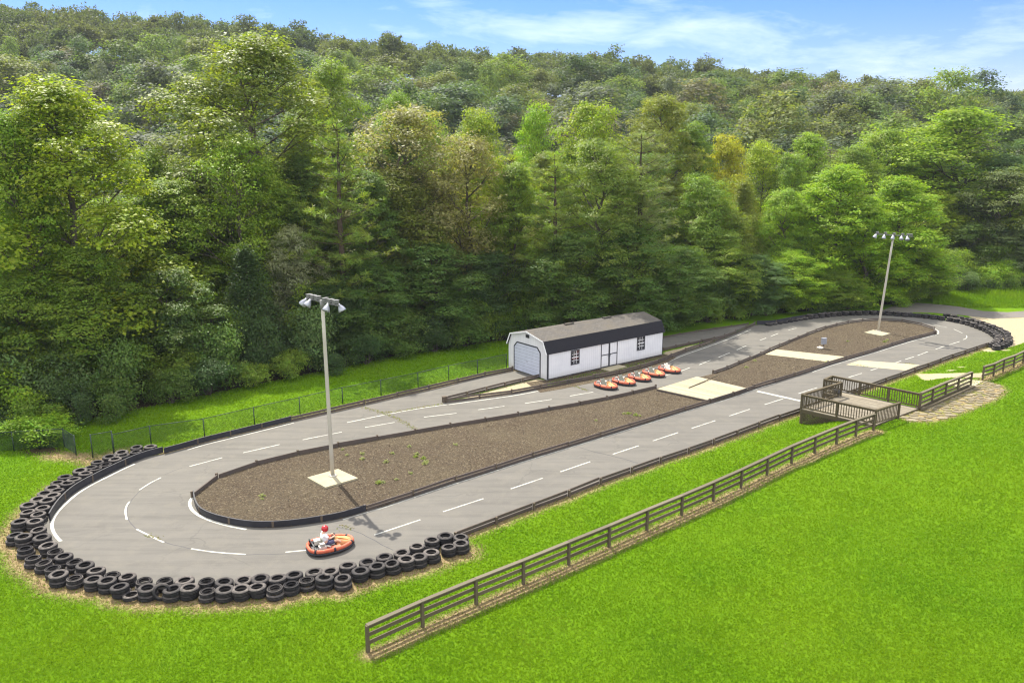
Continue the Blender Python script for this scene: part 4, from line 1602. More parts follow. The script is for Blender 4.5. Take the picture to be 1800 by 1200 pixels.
def make_driver():
    J, E = [], []

    def j(x, y, z, r, r2=None, prev=None):
        J.append((x, y, z, r, r2 or r))
        if prev is not None:
            E.append((prev, len(J) - 1))
        return len(J) - 1
    pel = j(-0.20, 0, 0.30, 0.125, 0.15)
    bel = j(-0.24, 0, 0.44, 0.115, 0.145, pel)
    che = j(-0.27, 0, 0.62, 0.12, 0.165, bel)
    sho = j(-0.265, 0, 0.74, 0.085, 0.12, che)
    nek = j(-0.245, 0, 0.82, 0.055, None, sho)
    hd1 = j(-0.225, 0, 0.90, 0.085, 0.075, nek)
    j(-0.215, 0, 0.99, 0.095, 0.08, hd1)
    nose = j(-0.118, 0, 0.915, 0.016, None, hd1)
    for s in (-1, 1):
        sh = j(-0.25, s * 0.175, 0.73, 0.058, None, sho)
        el = j(-0.10, s * 0.235, 0.56, 0.043, None, sh)
        wr = j(0.075, s * 0.15, 0.56, 0.029, None, el)
        pm = j(0.125, s * 0.14, 0.575, 0.034, 0.022, wr)
        for q, (dy, ln) in enumerate(((0.028, 0.062), (0.010, 0.072), (-0.009, 0.066), (-0.027, 0.052))):
            k1 = j(0.155, s * (0.14 + dy * 0.8), 0.585 + dy * .3, 0.0105, None, pm)
            k2 = j(0.155 + ln * 0.5, s * (0.14 + dy), 0.577 + dy * .3, 0.0095, None, k1)
            j(0.150 + ln * 0.55, s * (0.14 + dy), 0.545 + dy * .3, 0.0085, None, k2)
        t1 = j(0.115, s * 0.108, 0.585, 0.012, None, pm)
        j(0.150, s * 0.098, 0.575, 0.0095, None, t1)
        hp = j(-0.15, s * 0.10, 0.285, 0.092, None, pel)
        kn = j(0.24, s * 0.19, 0.40, 0.060, None, hp)
        cf = j(0.36, s * 0.20, 0.32, 0.055, None, kn)
        an = j(0.52, s * 0.17, 0.20, 0.036, None, cf)
        ft = j(0.55, s * 0.17, 0.175, 0.040, None, an)
        j(0.63, s * 0.17, 0.27, 0.030, 0.04, ft)
    root = skin_obj('person', J, E, M['skin'], None)
    # shirt and shorts follow the body a little outside it
    SJ, SE = [], []

    def s_(x, y, z, r, r2=None, prev=None):
        SJ.append((x, y, z, r, r2 or r))
        if prev is not None:
            SE.append((prev, len(SJ) - 1))
        return len(SJ) - 1
    a = s_(-0.21, 0, 0.34, 0.14, 0.165)
    b = s_(-0.24, 0, 0.44, 0.13, 0.16, a)
    c = s_(-0.27, 0, 0.62, 0.135, 0.18, b)
    d = s_(-0.265, 0, 0.74, 0.10, 0.135, c)
    s_(-0.25, 0, 0.79, 0.07, 0.085, d)
    for s in (-1, 1):
        e = s_(-0.25, s * 0.175, 0.725, 0.073, None, d)
        s_(-0.135, s * 0.225, 0.60, 0.064, None, e)
    skin_obj('shirt', SJ, SE, M['shirt'], root)
    SJ.clear()
    SE.clear()
    a = s_(-0.20, 0, 0.30, 0.14, 0.165)
    s_(-0.215, 0, 0.36, 0.13, 0.16, a)
    for s in (-1, 1):
        e = s_(-0.13, s * 0.10, 0.29, 0.105, None, a)
        f = s_(0.06, s * 0.15, 0.345, 0.09, None, e)
        s_(0.18, s * 0.178, 0.378, 0.078, None, f)
    skin_obj('shorts', SJ, SE, M['shorts'], root)
    # shoes
    for s in (-1, 1):
        q = MB().tube([(0.545, s * 0.17, 0.155), (0.585, s * 0.17, 0.20), (0.645, s * 0.17, 0.285)], [0.046, 0.05, 0.036], 10)
        q.build('shoe', M['cream'], root)
    # helmet with a face opening to +x
    hm = MB()
    cx, cz = -0.205, 0.955
    nla, nlo = 14, 28
    idx_ = {}
    for i in range(nla + 1):
        th = PI * i / nla
        for k_ in range(nlo):
            ph = 2 * PI * k_ / nlo
            x = math.sin(th) * math.cos(ph)
            y = math.sin(th) * math.sin(ph)
            z = math.cos(th)
            rx, ry, rz = 0.152, 0.132, 0.150
            if z < -0.2:
                rx *= 0.96
                ry *= 0.97
            idx_[(i, k_)] = len(hm.v)
            hm.v.append((cx + x * rx + (0.02 if z < -.3 and x > 0 else 0), y * ry, cz + z * rz))
    for i in range(nla - 2):
        for k_ in range(nlo):
            ph = 2 * PI * (k_ + 0.5) / nlo
            th = PI * (i + 0.5) / nla
            if math.cos(ph) > 0.55 and 0.02 < -math.cos(th) + 0.16 < 0.60:
                continue
            k2 = (k_ + 1) % nlo
            hm.f.append([idx_[(i, k_)], idx_[(i + 1, k_)], idx_[(i + 1, k2)], idx_[(i, k2)]])
            hm.sm.append(True)
    h = hm.build('helmet', M['helmet'], root)
    sol = h.modifiers.new('thickness', 'SOLIDIFY')
    sol.thickness = 0.02
    vz_ = MB()
    rows = []
    for i in range(4):
        z = 0.985 - i * 0.028
        rows.append([(cx + 0.148 * math.cos(a_ / 6 * 1.0), 0.128 * math.sin(a_ / 6 * 1.0) * 1.0, z) for a_ in range(-6, 7)])
    vs_ = [p for r in rows for p in r]
    fs_ = [(i * 13 + q, i * 13 + q + 1, (i + 1) * 13 + q + 1, (i + 1) * 13 + q) for i in range(3) for q in range(12)]
    vz_.add(vs_, fs_, True)
    vz_.build('visor', M['visor'], h)
    # ears stay under the helmet; eyes and mouth in the opening
    ey = MB()
    for s in (-1, 1):
        ey.lathe([(0.0, -0.012), (0.012, 0), (0.0, 0.012)], 8, Matrix.Translation((-0.135, s * 0.032, 0.935)))
    ey.build('eyes', M['visor'], root)
    return root


drv = make_driver()
drv.location = (kx, ky, 0.0)
drv.rotation_euler = (0, 0, KROT)
drv.scale = (0.98, 0.98, 0.98)
tag(drv, 'person in white t-shirt, dark shorts and red helmet sitting in the moving kart', 'person')


# ------------------------------------------------------------------ rail fences
def rail_fence(name, pts_, label, h=0.98, cap=True):
    root = empty(name, pts_[0])
    ox, oy, oz = pts_[0]
    tag(root, label, 'fence', 'brown rail fences on the grass bank')
    for i, (x, y, z) in enumerate(pts_):
        a = np.array(pts_[max(i - 1, 0)][:2])
        b = np.array(pts_[min(i + 1, len(pts_) - 1)][:2])
        an = math.atan2(b[1] - a[1], b[0] - a[0])
        MB().box((x - ox, y - oy, z - oz + h / 2 - 0.1), (0.105, 0.105, h + 0.2), an).build('post', M['fence'], root)
    tops = []
    for i, (x, y, z) in enumerate(pts_):
        tops.append(z - oz + random.uniform(-0.02, 0.02))
    for f_ in (0.30, 0.60, 0.90):
        mb = MB()
        for i in range(len(pts_) - 1):
            a, b = pts_[i], pts_[i + 1]
            d = Vector((b[0] - a[0], b[1] - a[1], 0)).normalized()
            n = Vector((-d.y, d.x, 0)) * 0.078
            e = d * 0.004
            mb.bar((a[0] - ox + n.x + e.x, a[1] - oy + n.y + e.y, tops[i] + f_ * h), (b[0] - ox + n.x - e.x, b[1] - oy + n.y - e.y, tops[i + 1] + f_ * h), 0.04, 0.14)
        mb.build('rail', M['fence'], root)
    if cap:
        mb = MB()
        for i in range(len(pts_) - 1):
            a, b = pts_[i], pts_[i + 1]
            d = Vector((b[0] - a[0], b[1] - a[1], 0)).normalized()
            n = Vector((-d.y, d.x, 0)) * 0.02
            e = d * 0.004
            mb.bar((a[0] - ox + n.x + e.x, a[1] - oy + n.y + e.y, tops[i] + h + 0.02), (b[0] - ox + n.x - e.x, b[1] - oy + n.y - e.y, tops[i + 1] + h + 0.02), 0.17, 0.038)
        mb.build('cap_board', M['capwood'], root)
    return root


rail_fence('rail_fence', fence_pts, 'long weathered three-rail fence running across the grass up to the deck')
f3 = [PT(x, y) for x, y in ((1638, 708), (1661.5, 697), (1683, 688), (1706, 678))]
f4 = [PT(x, y) for x, y in ((1727, 668), (1746, 661.5), (1763, 653), (1781.5, 646), (1798, 638), (1818, 630), (1838, 622), (1858, 614))]
rail_fence('rail_fence', f4, 'rail fence at the right edge, beyond the end of the stone path')

# ------------------------------------------------------------------ viewing deck
DZ = 0.95
dA, dF, dG, dE = [np.array(P(*q, DZ)) for q in ((1408, 718), (1537, 747), (1579, 733), (1615, 717))]
dD = np.array(P(1461, 683.5, DZ))
dB = np.array(P(1477.5, 695.5, DZ))
dC = np.array(P(1447, 690, DZ))
deck = empty('viewing_deck', (dA[0], dA[1], 0))
tag(deck, 'raised wooden viewing deck with baluster railings beside the front straight', 'deck')


def loc(p, z=0.0):
    return (p[0] - dA[0], p[1] - dA[1], z)


dpoly2 = [dA, dF, dE, dD, dC, dB]
pu = (dF - dA) / np.linalg.norm(dF - dA)       # plank direction is across: along fence direction
pe = (dE - dF) / np.linalg.norm(dE - dF)
# floor planks: strips parallel to A-F edge clipped to the polygon
fl_ = bmesh.new()
nE = np.array([-pu[1], pu[0]])
if np.dot(nE, dE - dF) < 0:
    nE = -nE
qs = [np.dot(p - dA, nE) for p in dpoly2]
qmin, qmax = min(qs), max(qs)
step = 0.145
fm = MB()


def clip(poly, n, c, keep_ge=True):
    out = []
    for i in range(len(poly)):
        a, b = poly[i], poly[(i + 1) % len(poly)]
        da, db = np.dot(a, n) - c, np.dot(b, n) - c
        if not keep_ge:
            da, db = -da, -db
        if da >= 0:
            out.append(a)
        if da * db < 0:
            t = da / (da - db)
            out.append(a + (b - a) * t)
    return out


rel = [p - dA for p in dpoly2]
main = [rel[0], rel[1], rel[2], rel[3], rel[5]]
nook = [rel[5], rel[3], rel[4]]
q = qmin
i = 0
while q < qmax:
    pl_ = clip(main, nE, q)
    if len(pl_) > 2:
        pl_ = clip(pl_, nE, q + step - 0.008, False)
    if len(pl_) > 2:
        fm.prism([tuple(p) for p in pl_], DZ - 0.04, DZ + random.uniform(-.003, .003))
    q += step
fm.prism([tuple(p) for p in nook], DZ - 0.06, DZ - 0.02)
fm.build('floor', M['deckwood'], deck)
fa = MB()
for a, b in ((dA, dF), (dF, dE), (dE, dD), (dD, dC), (dC, dB), (dB, dA)):
    fa.bar(loc(a, DZ - 0.15), loc(b, DZ - 0.15), 0.045, 0.22)
fa.build('fascia', M['rail'], deck)
# lattice skirt along A-F and along the track side
lt = MB()
for a, b in ((dA, dF), (dB, dA)):
    a = np.array(a)
    b = np.array(b)
    Ln = float(np.linalg.norm(b - a))
    d = (b - a) / Ln
    hh = DZ - 0.27
    for sgn in (1, -1):
        s = -hh
        while s < Ln + hh:
            s0, s1 = s, s + sgn * hh
            lo, hi = (s0, s1)
            t0, t1 = 0.0, 1.0
            # clip to [0, Ln]
            if sgn > 0:
                t0 = max(t0, -s0 / hh)
                t1 = min(t1, (Ln - s0) / hh)
            else:
                t0 = max(t0, (s0 - Ln) / hh)
                t1 = min(t1, s0 / hh)
            if t1 - t0 > 0.05:
                p0 = a + d * (s0 + sgn * hh * t0)
                p1 = a + d * (s0 + sgn * hh * t1)
                off = np.array([-d[1], d[0]]) * (0.006 * sgn)
                lt.bar(loc(p0 + off, hh * t0 + 0.02), loc(p1 + off, hh * t1 + 0.02), 0.010, 0.035)
            s += 0.125
lt.build('lattice', M['rail'], deck)
for p in (dA, dF, dE, dD, (dA + dF) / 2, dB, dC):
    MB().box(loc(p * 0.985 + ((dA + dE) / 2) * 0.015, (DZ - 0.26) / 2 - 0.1), (0.14, 0.14, DZ - 0.26 + 0.2)).build('support_post', M['rail'], deck)
RH = 0.92


def railing(a, b, bal=True, h=RH, posts=(0, 1), npost=1):
    a, b = np.array(a), np.array(b)
    Ln = float(np.linalg.norm(b - a))
    d = (b - a) / Ln
    mb = MB()
    z = DZ
    mb.bar(loc(a, z + h), loc(b, z + h), 0.14, 0.04)
    mb.bar(loc(a + d * 0.06, z + h - 0.07), loc(b - d * 0.06, z + h - 0.07), 0.04, 0.09)
    mb.bar(loc(a + d * 0.06, z + 0.11), loc(b - d * 0.06, z + 0.11), 0.04, 0.08)
    if bal:
        n = int(Ln / 0.15)
        for i in range(1, n):
            p = a + d * (Ln * i / n)
            mb.box(loc(p, z + 0.09 + (h - 0.20) / 2 + 0.03), (0.038, 0.038, h - 0.16), math.atan2(d[1], d[0]))
    r = mb.build('railing', M['rail'], deck)
    for i in range(npost + 1):
        p = a + d * (Ln * i / npost)
        if i == 0 and 0 not in posts:
            continue
        if i == npost and 1 not in posts:
            continue
        MB().box(loc(p, z + h / 2 - 0.16), (0.1, 0.1, h + 0.28), math.atan2(d[1], d[0])).build('post', M['rail'], r)


railing(dA, dF, npost=2)
railing(dA, dB, posts=(1,))
railing(dB, dC, posts=(1,))
railing(dC, dD, posts=(1,))
railing(dD, dE, posts=(1,), npost=3)
railing(dF, dG, posts=(1,))

# fence from the deck corner along the path
f3 = [(dE[0] + 0.12 * FD[0], dE[1] + 0.12 * FD[1], DZ - 0.05)] + f3
rail_fence('rail_fence', f3, 'short rail fence from the deck corner along the stone path')
# flag stand at the nook: small dark rack on the rail
c0 = (np.array(dC) + np.array(dB)) / 2
x, y = c0 + np.array([-0.25, 0.35])
rk = empty('equipment_rack', (dB[0] - 0.35, dB[1] - 0.1, DZ))
tag(rk, 'small dark equipment rack standing inside the corner of the deck railing', 'rack')
MB().box((0, 0, 0.35), (0.36, 0.26, 0.22)).build('case', M['darkmetal'], rk)
mb = MB()
for sx in (-1, 1):
    for sy in (-1, 1):
        mb.bar((sx * 0.15, sy * 0.1, 0.0), (sx * 0.15, sy * 0.1, 0.25), 0.03, 0.03)
mb.build('legs', M['darkmetal'], rk)

# landscape timbers beside the path
e0_, e1_ = PT(1620, 722), PT(1712, 681)
for k_, (off, lab) in enumerate(((0.0, 'long weathered edging timber between the stone path and the fence'), (0.34, 'weathered edging timber lying directly under the short rail fence'))):
    n_ = FN * off
    pts_ = [(e0_[0] + (e1_[0] - e0_[0]) * t + n_[0], e0_[1] + (e1_[1] - e0_[1]) * t + n_[1]) for t in np.linspace(0, 1, 6)]
    mb = MB()
    for a, b in zip(pts_, pts_[1:]):
        mb.bar((a[0] - e0_[0], a[1] - e0_[1], gz_at(*a) + 0.07 - e0_[2]), (b[0] - e0_[0], b[1] - e0_[1], gz_at(*b) + 0.07 - e0_[2]), 0.14, 0.14)
    o = mb.build('edging_timber', M['fence'], None, e0_)
    tag(o, lab, 'timber')

# flagstones: irregular stones in one laid path
st = MB()
rs = random.Random(5)
sp_ = np.array(stone_poly)
lo, hi = sp_.min(0), sp_.max(0)
axis = FD
placed = []
rgt = np.array([0.94, -0.34])
for _ in range(6000):
    c = np.array([rs.uniform(lo[0], hi[0]), rs.uniform(lo[1], hi[1])])
    if not inside(np.array([c]), stone_poly)[0]:
        continue
    sz = rs.choice((0.16, 0.20, 0.24, 0.29))
    if any((c[0] - q[0]) ** 2 + (c[1] - q[1]) ** 2 < ((sz + q[2]) * 0.98) ** 2 for q in placed):
        continue
    placed.append((c[0], c[1], sz))
    an_ = rs.uniform(-0.6, 0.6)
    e1 = np.array([rgt[0] * math.cos(an_) - rgt[1] * math.sin(an_), rgt[0] * math.sin(an_) + rgt[1] * math.cos(an_)])
    e2 = np.array([-e1[1], e1[0]])
    n_ = rs.choice((4, 5, 5, 6))
    ph = rs.uniform(0, 6)
    poly = []
    for q in range(n_):
        a = ph + 2 * PI * (q + rs.uniform(-.22, .22)) / n_
        p = c + e1 * (sz * 1.3 * math.cos(a)) + e2 * (sz * 0.85 * math.sin(a))
        poly.append(tuple(p))
    st.prism(poly, lambda x, y: gz_at(x, y) - 0.05, lambda x, y, h=rs.uniform(0.008, 0.03): gz_at(x, y) + h, bottom=False)
o = st.build('stone_path', M['flag'])
tag(o, kind='structure')

# concrete pad between the fences
o = MB().prism([PT(x, y)[:2] for x, y in ((1652, 674), (1688, 666), (1728, 670), (1712, 679.5), (1690, 681))], lambda x, y: gz_at(x, y) - 0.05, lambda x, y: gz_at(x, y) + 0.03, bottom=False).build('path', M['concrete'])
tag(o, kind='structure')

# ------------------------------------------------------------------ boardwalk over the bed, pole lying on it
bw = W([(1155, 683), (1225, 661.5), (1315, 682.5), (1246, 703)], 0.22)
bw = [np.array(p) for p in bw]
root = empty('boardwalk', (bw[0][0], bw[0][1], 0))
tag(root, 'pale plank boardwalk crossing the mulch beds in front of the parked karts', 'boardwalk')
pm = MB()
nb = 22
for i in range(nb):
    t0, t1 = (i + 0.03) / nb, (i + 0.97) / nb
    a, b = bw[0] + (bw[1] - bw[0]) * t0, bw[3] + (bw[2] - bw[3]) * t0
    c, d = bw[3] + (bw[2] - bw[3]) * t1, bw[0] + (bw[1] - bw[0]) * t1
    pm.prism([tuple(p - bw[0]) for p in (a, b, c, d)], 0.18, 0.22 + random.uniform(-.003, .003))
pm.build('planks', M['walkwood'], root)
js = MB()
for a, b in ((bw[0], bw[3]), (bw[1], bw[2]), (bw[0], bw[1])):
    js.bar((a[0] - bw[0][0], a[1] - bw[0][1], 0.11), (b[0] - bw[0][0], b[1] - bw[0][1], 0.11), 0.05, 0.13)
js.build('joist', M['board'], root)
p0, p1 = P(1211, 681, 0.26), P(1262, 659, 0.34)
o = MB().tube([(0, 0, 0.25), ((p1[0] - p0[0]) * .5, (p1[1] - p0[1]) * .5, 0.27), (p1[0] - p0[0], p1[1] - p0[1], 0.34)], 0.035, 8).build('wooden_pole', M['fence'], None, (p0[0], p0[1], 0))
tag(o, 'thin wooden pole lying across the boardwalk', 'pole')

# electrical box
ep = P(1447, 613.5)
root = empty('electrical_box', (ep[0], ep[1], 0.05), 0.35)
tag(root, 'small grey electrical box on a post in the far mulch bed', 'electrical box')
MB().box((0, 0, 0.25), (0.09, 0.09, 0.5)).build('post', M['post'], root)
MB().box((0, 0, 0.66), (0.44, 0.2, 0.52)).build('cabinet', M['greybox'], root)
MB().box((0, 0, 0.932), (0.46, 0.24, 0.02)).build('lid', M['greybox'], root)
MB().box((0, -0.108, 0.64), (0.36, 0.015, 0.42)).box((0.14, -0.122, 0.64), (0.03, 0.02, 0.08)).build('door', M['greybox'], root)
rp = P(1441, 613.5)
mb = MB()
vsr = []
bm = bmesh.new()
bmesh.ops.create_icosphere(bm, subdivisions=3, radius=0.22)
for v in bm.verts:
    k_ = 1 + 0.28 * math.sin(v.co.x * 17 + 1) * math.sin(v.co.y * 21) + 0.12 * math.sin(v.co.z * 31)
    v.co = Vector((v.co.x * k_ * 1.2, v.co.y * k_, v.co.z * k_ * 0.55))
me = bpy.data.meshes.new('rock')
bm.to_mesh(me)
bm.free()
me.materials.append(M['rock'])
o = link(bpy.data.objects.new('rock', me))
o.location = (rp[0], rp[1], 0.12)
tag(o, 'pale rock lying at the foot of the grey electrical box', 'rock')


# ------------------------------------------------------------------ chain-link fences
def chain_fence(name, pts_, label, h=1.1, mesh=True, step=0.11, mat='chain'):
    ox, oy, oz = pts_[0]
    root = empty(name, pts_[0])
    tag(root, label, 'fence', 'dark chain-link fence sections')
    for p in pts_:
        MB().tube([(p[0] - ox, p[1] - oy, p[2] - oz - 0.1), (p[0] - ox, p[1] - oy, p[2] - oz + h + 0.03)], 0.034, 8).build('post', M[mat], root)
    rl = MB()
    for a, b in zip(pts_, pts_[1:]):
        rl.tube([(a[0] - ox, a[1] - oy, a[2] - oz + h), (b[0] - ox, b[1] - oy, b[2] - oz + h)], 0.021, 6)
    rl.build('top_rail', M[mat], root)
    mb = MB()
    for a, b in zip(pts_, pts_[1:]):
        a, b = np.array(a), np.array(b)
        Ln = float(np.linalg.norm((b - a)[:2]))
        d = (b - a) / Ln
        hh = h - 0.06
        for sgn in (1, -1):
            s = -hh
            while s < Ln + hh:
                t0, t1 = 0.0, 1.0
                if sgn > 0:
                    t0, t1 = max(0, -s / hh), min(1, (Ln - s) / hh)
                else:
                    t0, t1 = max(0, (s - Ln) / hh), min(1, s / hh)
                if t1 - t0 > 0.02:
                    p0 = a + d * (s + sgn * hh * t0)
                    p1 = a + d * (s + sgn * hh * t1)
                    o0 = np.array([-d[1], d[0]]) * 0.003 * sgn
                    r = 0.0032
                    q0 = (p0[0] - ox + o0[0], p0[1] - oy + o0[1], p0[2] - oz + 0.04 + hh * t0)
                    q1 = (p1[0] - ox + o0[0], p1[1] - oy + o0[1], p1[2] - oz + 0.04 + hh * t1)
                    mb.bar(q0, q1, r * 2, r * 2)
                s += step
    mb.build('wire_mesh', M[mat], root)
    return root


cf = [PT(x, y) for x, y in ((201, 797), (266, 781), (359.7, 767.5), (447.5, 746), (527.5, 727.5), (602.5, 709), (670, 695), (735, 681), (789, 668), (839.5, 657.5), (890, 646.7))]
chain_fence('chain_link_fence', cf, 'long dark chain-link fence on the grass strip, from the gate to the shed', 1.12)
gate = [PT(163.5, 804), PT(200, 797.2)]
chain_fence('chain_link_gate', gate, 'chain-link gate panel at the left end of the long fence', 1.32)
lf = [PT(x, y) for x, y in ((-40, 797), (25, 792), (70, 789), (113.7, 786), (134, 799))]
chain_fence('chain_link_fence', lf, 'chain-link fence section at the left edge beneath the overhanging shrubs', 1.12, step=0.075)

# ------------------------------------------------------------------ foliage
def rand_unit(n, rng):
    v = rng.normal(size=(n, 3))
    return v / (np.linalg.norm(v, axis=1, keepdims=True) + 1e-9)


def leaf_quads(c, nrm, ln, wd, rng, tdir=None, fold=0.0):
    n = len(c)
    t = rand_unit(n, rng) if tdir is None else tdir
    t = t - nrm * np.sum(t * nrm, 1, keepdims=True)
    t /= (np.linalg.norm(t, axis=1, keepdims=True) + 1e-9)
    b = np.cross(nrm, t)
    ln = np.broadcast_to(np.asarray(ln, float), (n,))[:, None]
    wd = np.broadcast_to(np.asarray(wd, float), (n,))[:, None]
    V = np.empty((n, 4, 3), np.float32)
    V[:, 0] = c - t * ln / 2
    V[:, 1] = c + b * wd / 2 - nrm * fold * wd
    V[:, 2] = c + t * ln / 2
    V[:, 3] = c - b * wd / 2 - nrm * fold * wd
    return V.reshape(-1, 3), np.arange(n * 4).reshape(-1, 4)


def crown_mesh(name, cl, cl_r, leaves, size, rng, flat=0.45, up=0.9, mat=None, aspect=0.62, centre=None, outw=0.5):
    """cl: cluster centres (n,3); leaves per cluster; leaf size"""
    n = len(cl)
    k = leaves
    base = np.repeat(cl, k, axis=0)
    off = rng.normal(size=(n * k, 3)) * (np.repeat(cl_r, k)[:, None] if hasattr(cl_r, '__len__') else cl_r)
    off[:, 2] *= flat
    c = base + off
    nr = rand_unit(n * k, rng) * 0.62
    nr[:, 2] += up * 0.6
    if centre is not None:
        o_ = c - (np.repeat(centre, k, axis=0) if centre.ndim == 2 else centre)
        o_ /= (np.linalg.norm(o_, axis=1, keepdims=True) + 1e-9)
        nr += o_ * outw
    nr /= np.linalg.norm(nr, axis=1, keepdims=True)
    sz = size * rng.uniform(0.65, 1.35, n * k)
    V, Q_ = leaf_quads(c, nr, sz, sz * aspect, rng, fold=0.12)
    csh = rng.uniform(0, 1, n)
    sh = np.clip(np.repeat(csh, k) * 0.55 + rng.uniform(0, 1, n * k) * 0.45, 0, 1)
    ti = np.clip(np.repeat(rng.uniform(0, 1, n), k) * 0.6 + rng.uniform(0, 1, n * k) * 0.4, 0, 1)
    return np_mesh(name, V, Q_, {'shade': np.repeat(sh, 4), 'tint': np.repeat(ti, 4)}, mat or M['leaf'])


def trunk_mesh(name, paths, mat):
    mb = MB()
    for path, rad in paths:
        mb.tube(path, rad, 7, cap=False)
    me = bpy.data.meshes.new(name)
    me.from_pydata(mb.v, [], mb.f)
    me.polygons.foreach_set('use_smooth', mb.sm)
    me.materials.append(mat)
    return me


def broadleaf(seed, H=20.0, R=5.0, base=0.22, lobes=22, clusters=460, leaves=58, size=0.30, crad=0.50, shape=1.0, openness=0.0, mat='leaf'):
    """returns (trunk mesh, crown mesh); shape >1 narrower top"""
    rng = np.random.default_rng(seed)
    top = H * 0.9
    wob = rng.normal(size=(6, 2)) * H * 0.008
    tp = [(0, 0, -0.3)] + [(float(wob[i, 0]) * i, float(wob[i, 1]) * i, top * (i + 1) / 6) for i in range(6)]
    tr = [H * 0.015] + [H * 0.012 * (1 - 0.16 * i) for i in range(6)]
    paths = [(tp, tr)]
    cl, cr = [], []
    L_ = []
    for i in range(lobes):
        t = (i + 0.5) / lobes
        zf = base + (1 - base) * t ** 0.9
        az = i * 2.399 + rng.uniform(-.5, .5)
        # crown envelope
        rel = (zf - base) / (1 - base)
        env = R * ((0.72 + 0.8 * rel) if rel < 0.35 else max(0.0, 1 - ((rel - 0.35) / 0.66) ** (2.0 / shape)) ** 0.62)
        env = max(env, 0.22 * R)
        rad = env * rng.uniform(0.30, 0.90)
        c = np.array([rad * math.cos(az), rad * math.sin(az), H * zf * rng.uniform(0.95, 1.0)])
        lr = R * rng.uniform(0.20, 0.36) * (0.8 + 0.35 * math.sin(PI * min(1, rel + .1)))
        c[2] = min(c[2], H - lr * 0.75)
        L_.append((c, lr))
        z0 = max(H * base * 0.8, c[2] - rad * 0.8 - 0.6)
        f = min(z0 / top, 1.0) * 6
        k0 = int(min(f, 5))
        a = np.array(tp[k0]) * (1 - (f - k0)) + np.array(tp[k0 + 1]) * (f - k0)
        a[2] = z0
        mid = a * 0.45 + c * 0.55 + np.array([0, 0, -0.10 * rad])
        paths.append(([tuple(a), tuple(mid), tuple(c)], [H * 0.0036, H * 0.0024, H * 0.0008]))
        for q in range(2):
            e = c + rand_unit(1, rng)[0] * lr * 0.7
            paths.append(([tuple(mid), tuple((mid + e) / 2 + np.array([0, 0, 0.1])), tuple(e)], [H * 0.0014, H * 0.0009, H * 0.0004]))
    L_.append((np.array([tp[-1][0], tp[-1][1], H - R * 0.28]), R * 0.30))
    wts = np.array([l[1] ** 2 for l in L_])
    wts /= wts.sum()
    cnt = rng.multinomial(clusters, wts)
    for (c, lr), n in zip(L_, cnt):
        d = rand_unit(n, rng)
        d[:, 2] = np.where(d[:, 2] < -0.62, -d[:, 2] * 0.6, d[:, 2])
        rr_ = lr * rng.uniform(0.62 if openness < .5 else 0.4, 1.05, n)
        p = c + d * rr_[:, None] * np.array([1, 1, 1.05])
        cl.append(p)
        cr.append(np.tile(c + np.array([0, 0, -0.25 * lr]), (n, 1)))
    cl = np.concatenate(cl)
    cm = crown_mesh('crown', cl, crad, leaves, size, rng, centre=np.concatenate(cr), outw=0.9, mat=M[mat])
    return trunk_mesh('trunk', paths, M['bark']), cm


def pine(seed, H=20.0, R=3.6, base=0.35, leaves=30, nl=0.34):
    rng = np.random.default_rng(seed)
    tp = [(0, 0, -0.3), (0.05, 0.02, H * .3), (0.0, 0.1, H * .6), (0.08, 0.05, H * .85), (0.05, 0.0, H)]
    paths = [(tp, [H * .013, H * .011, H * .008, H * .004, H * .001])]
    cl = []
    z = H * base
    while z < H * 0.985:
        rel = (z - H * base) / (H * (1 - base))
        ln = R * (1 - rel ** 2.4) ** 0.62 * rng.uniform(0.45, 1.12) * (0.6 + 0.4 * min(1, rel * 4 + .3)) + 0.3
        nb_ = rng.integers(4, 7)
        ph = rng.uniform(0, 6.28)
        for b_ in range(nb_):
            a = ph + b_ * 2 * PI / nb_ + rng.uniform(-.35, .35)
            l = ln * rng.uniform(0.6, 1.1)
            rise = rng.uniform(-0.1, 0.45) + 0.5 * rel
            e = np.array([l * math.cos(a), l * math.sin(a), z + l * rise])
            s = np.array([0.03, 0.03, z])
            paths.append(([tuple(s), tuple((s + e) / 2 + np.array([0, 0, -0.08 * l])), tuple(e)], [0.045, 0.03, 0.01]))
            nt_ = max(4, int(l * 6.5))
            for q in range(nt_):
                t = rng.uniform(0.12, 1.05)
                p = s * (1 - t) + e * t + rng.normal(size=3) * np.array([.30, .30, .14]) * (0.45 + 0.2 * l)
                cl.append(p)
        z += rng.uniform(0.55, 1.5)
    cl = np.array(cl)
    n = len(cl)
    k = leaves
    d = rand_unit(n * k, rng)
    d[:, 2] = d[:, 2] * 0.8 + 0.35
    d /= np.linalg.norm(d, axis=1, keepdims=True)
    c = np.repeat(cl, k, axis=0) + d * nl * 0.5 + rng.normal(size=(n * k, 3)) * 0.06
    nr = np.cross(d, rand_unit(n * k, rng))
    nr /= (np.linalg.norm(nr, axis=1, keepdims=True) + 1e-9)
    V, Q_ = leaf_quads(c, nr, nl * rng.uniform(.8, 1.2, n * k), 0.05, rng, tdir=d)
    sh = np.clip(np.repeat(rng.uniform(0, 1, n), k) * .6 + rng.uniform(0, 1, n * k) * .4, 0, 1)
    ti = np.repeat(rng.uniform(0, 1, n), k)
    cm = np_mesh('crown', V, Q_, {'shade': np.repeat(sh, 4), 'tint': np.repeat(ti, 4)}, M['needle'])
    return trunk_mesh('trunk', paths, M['pine_bark']), cm


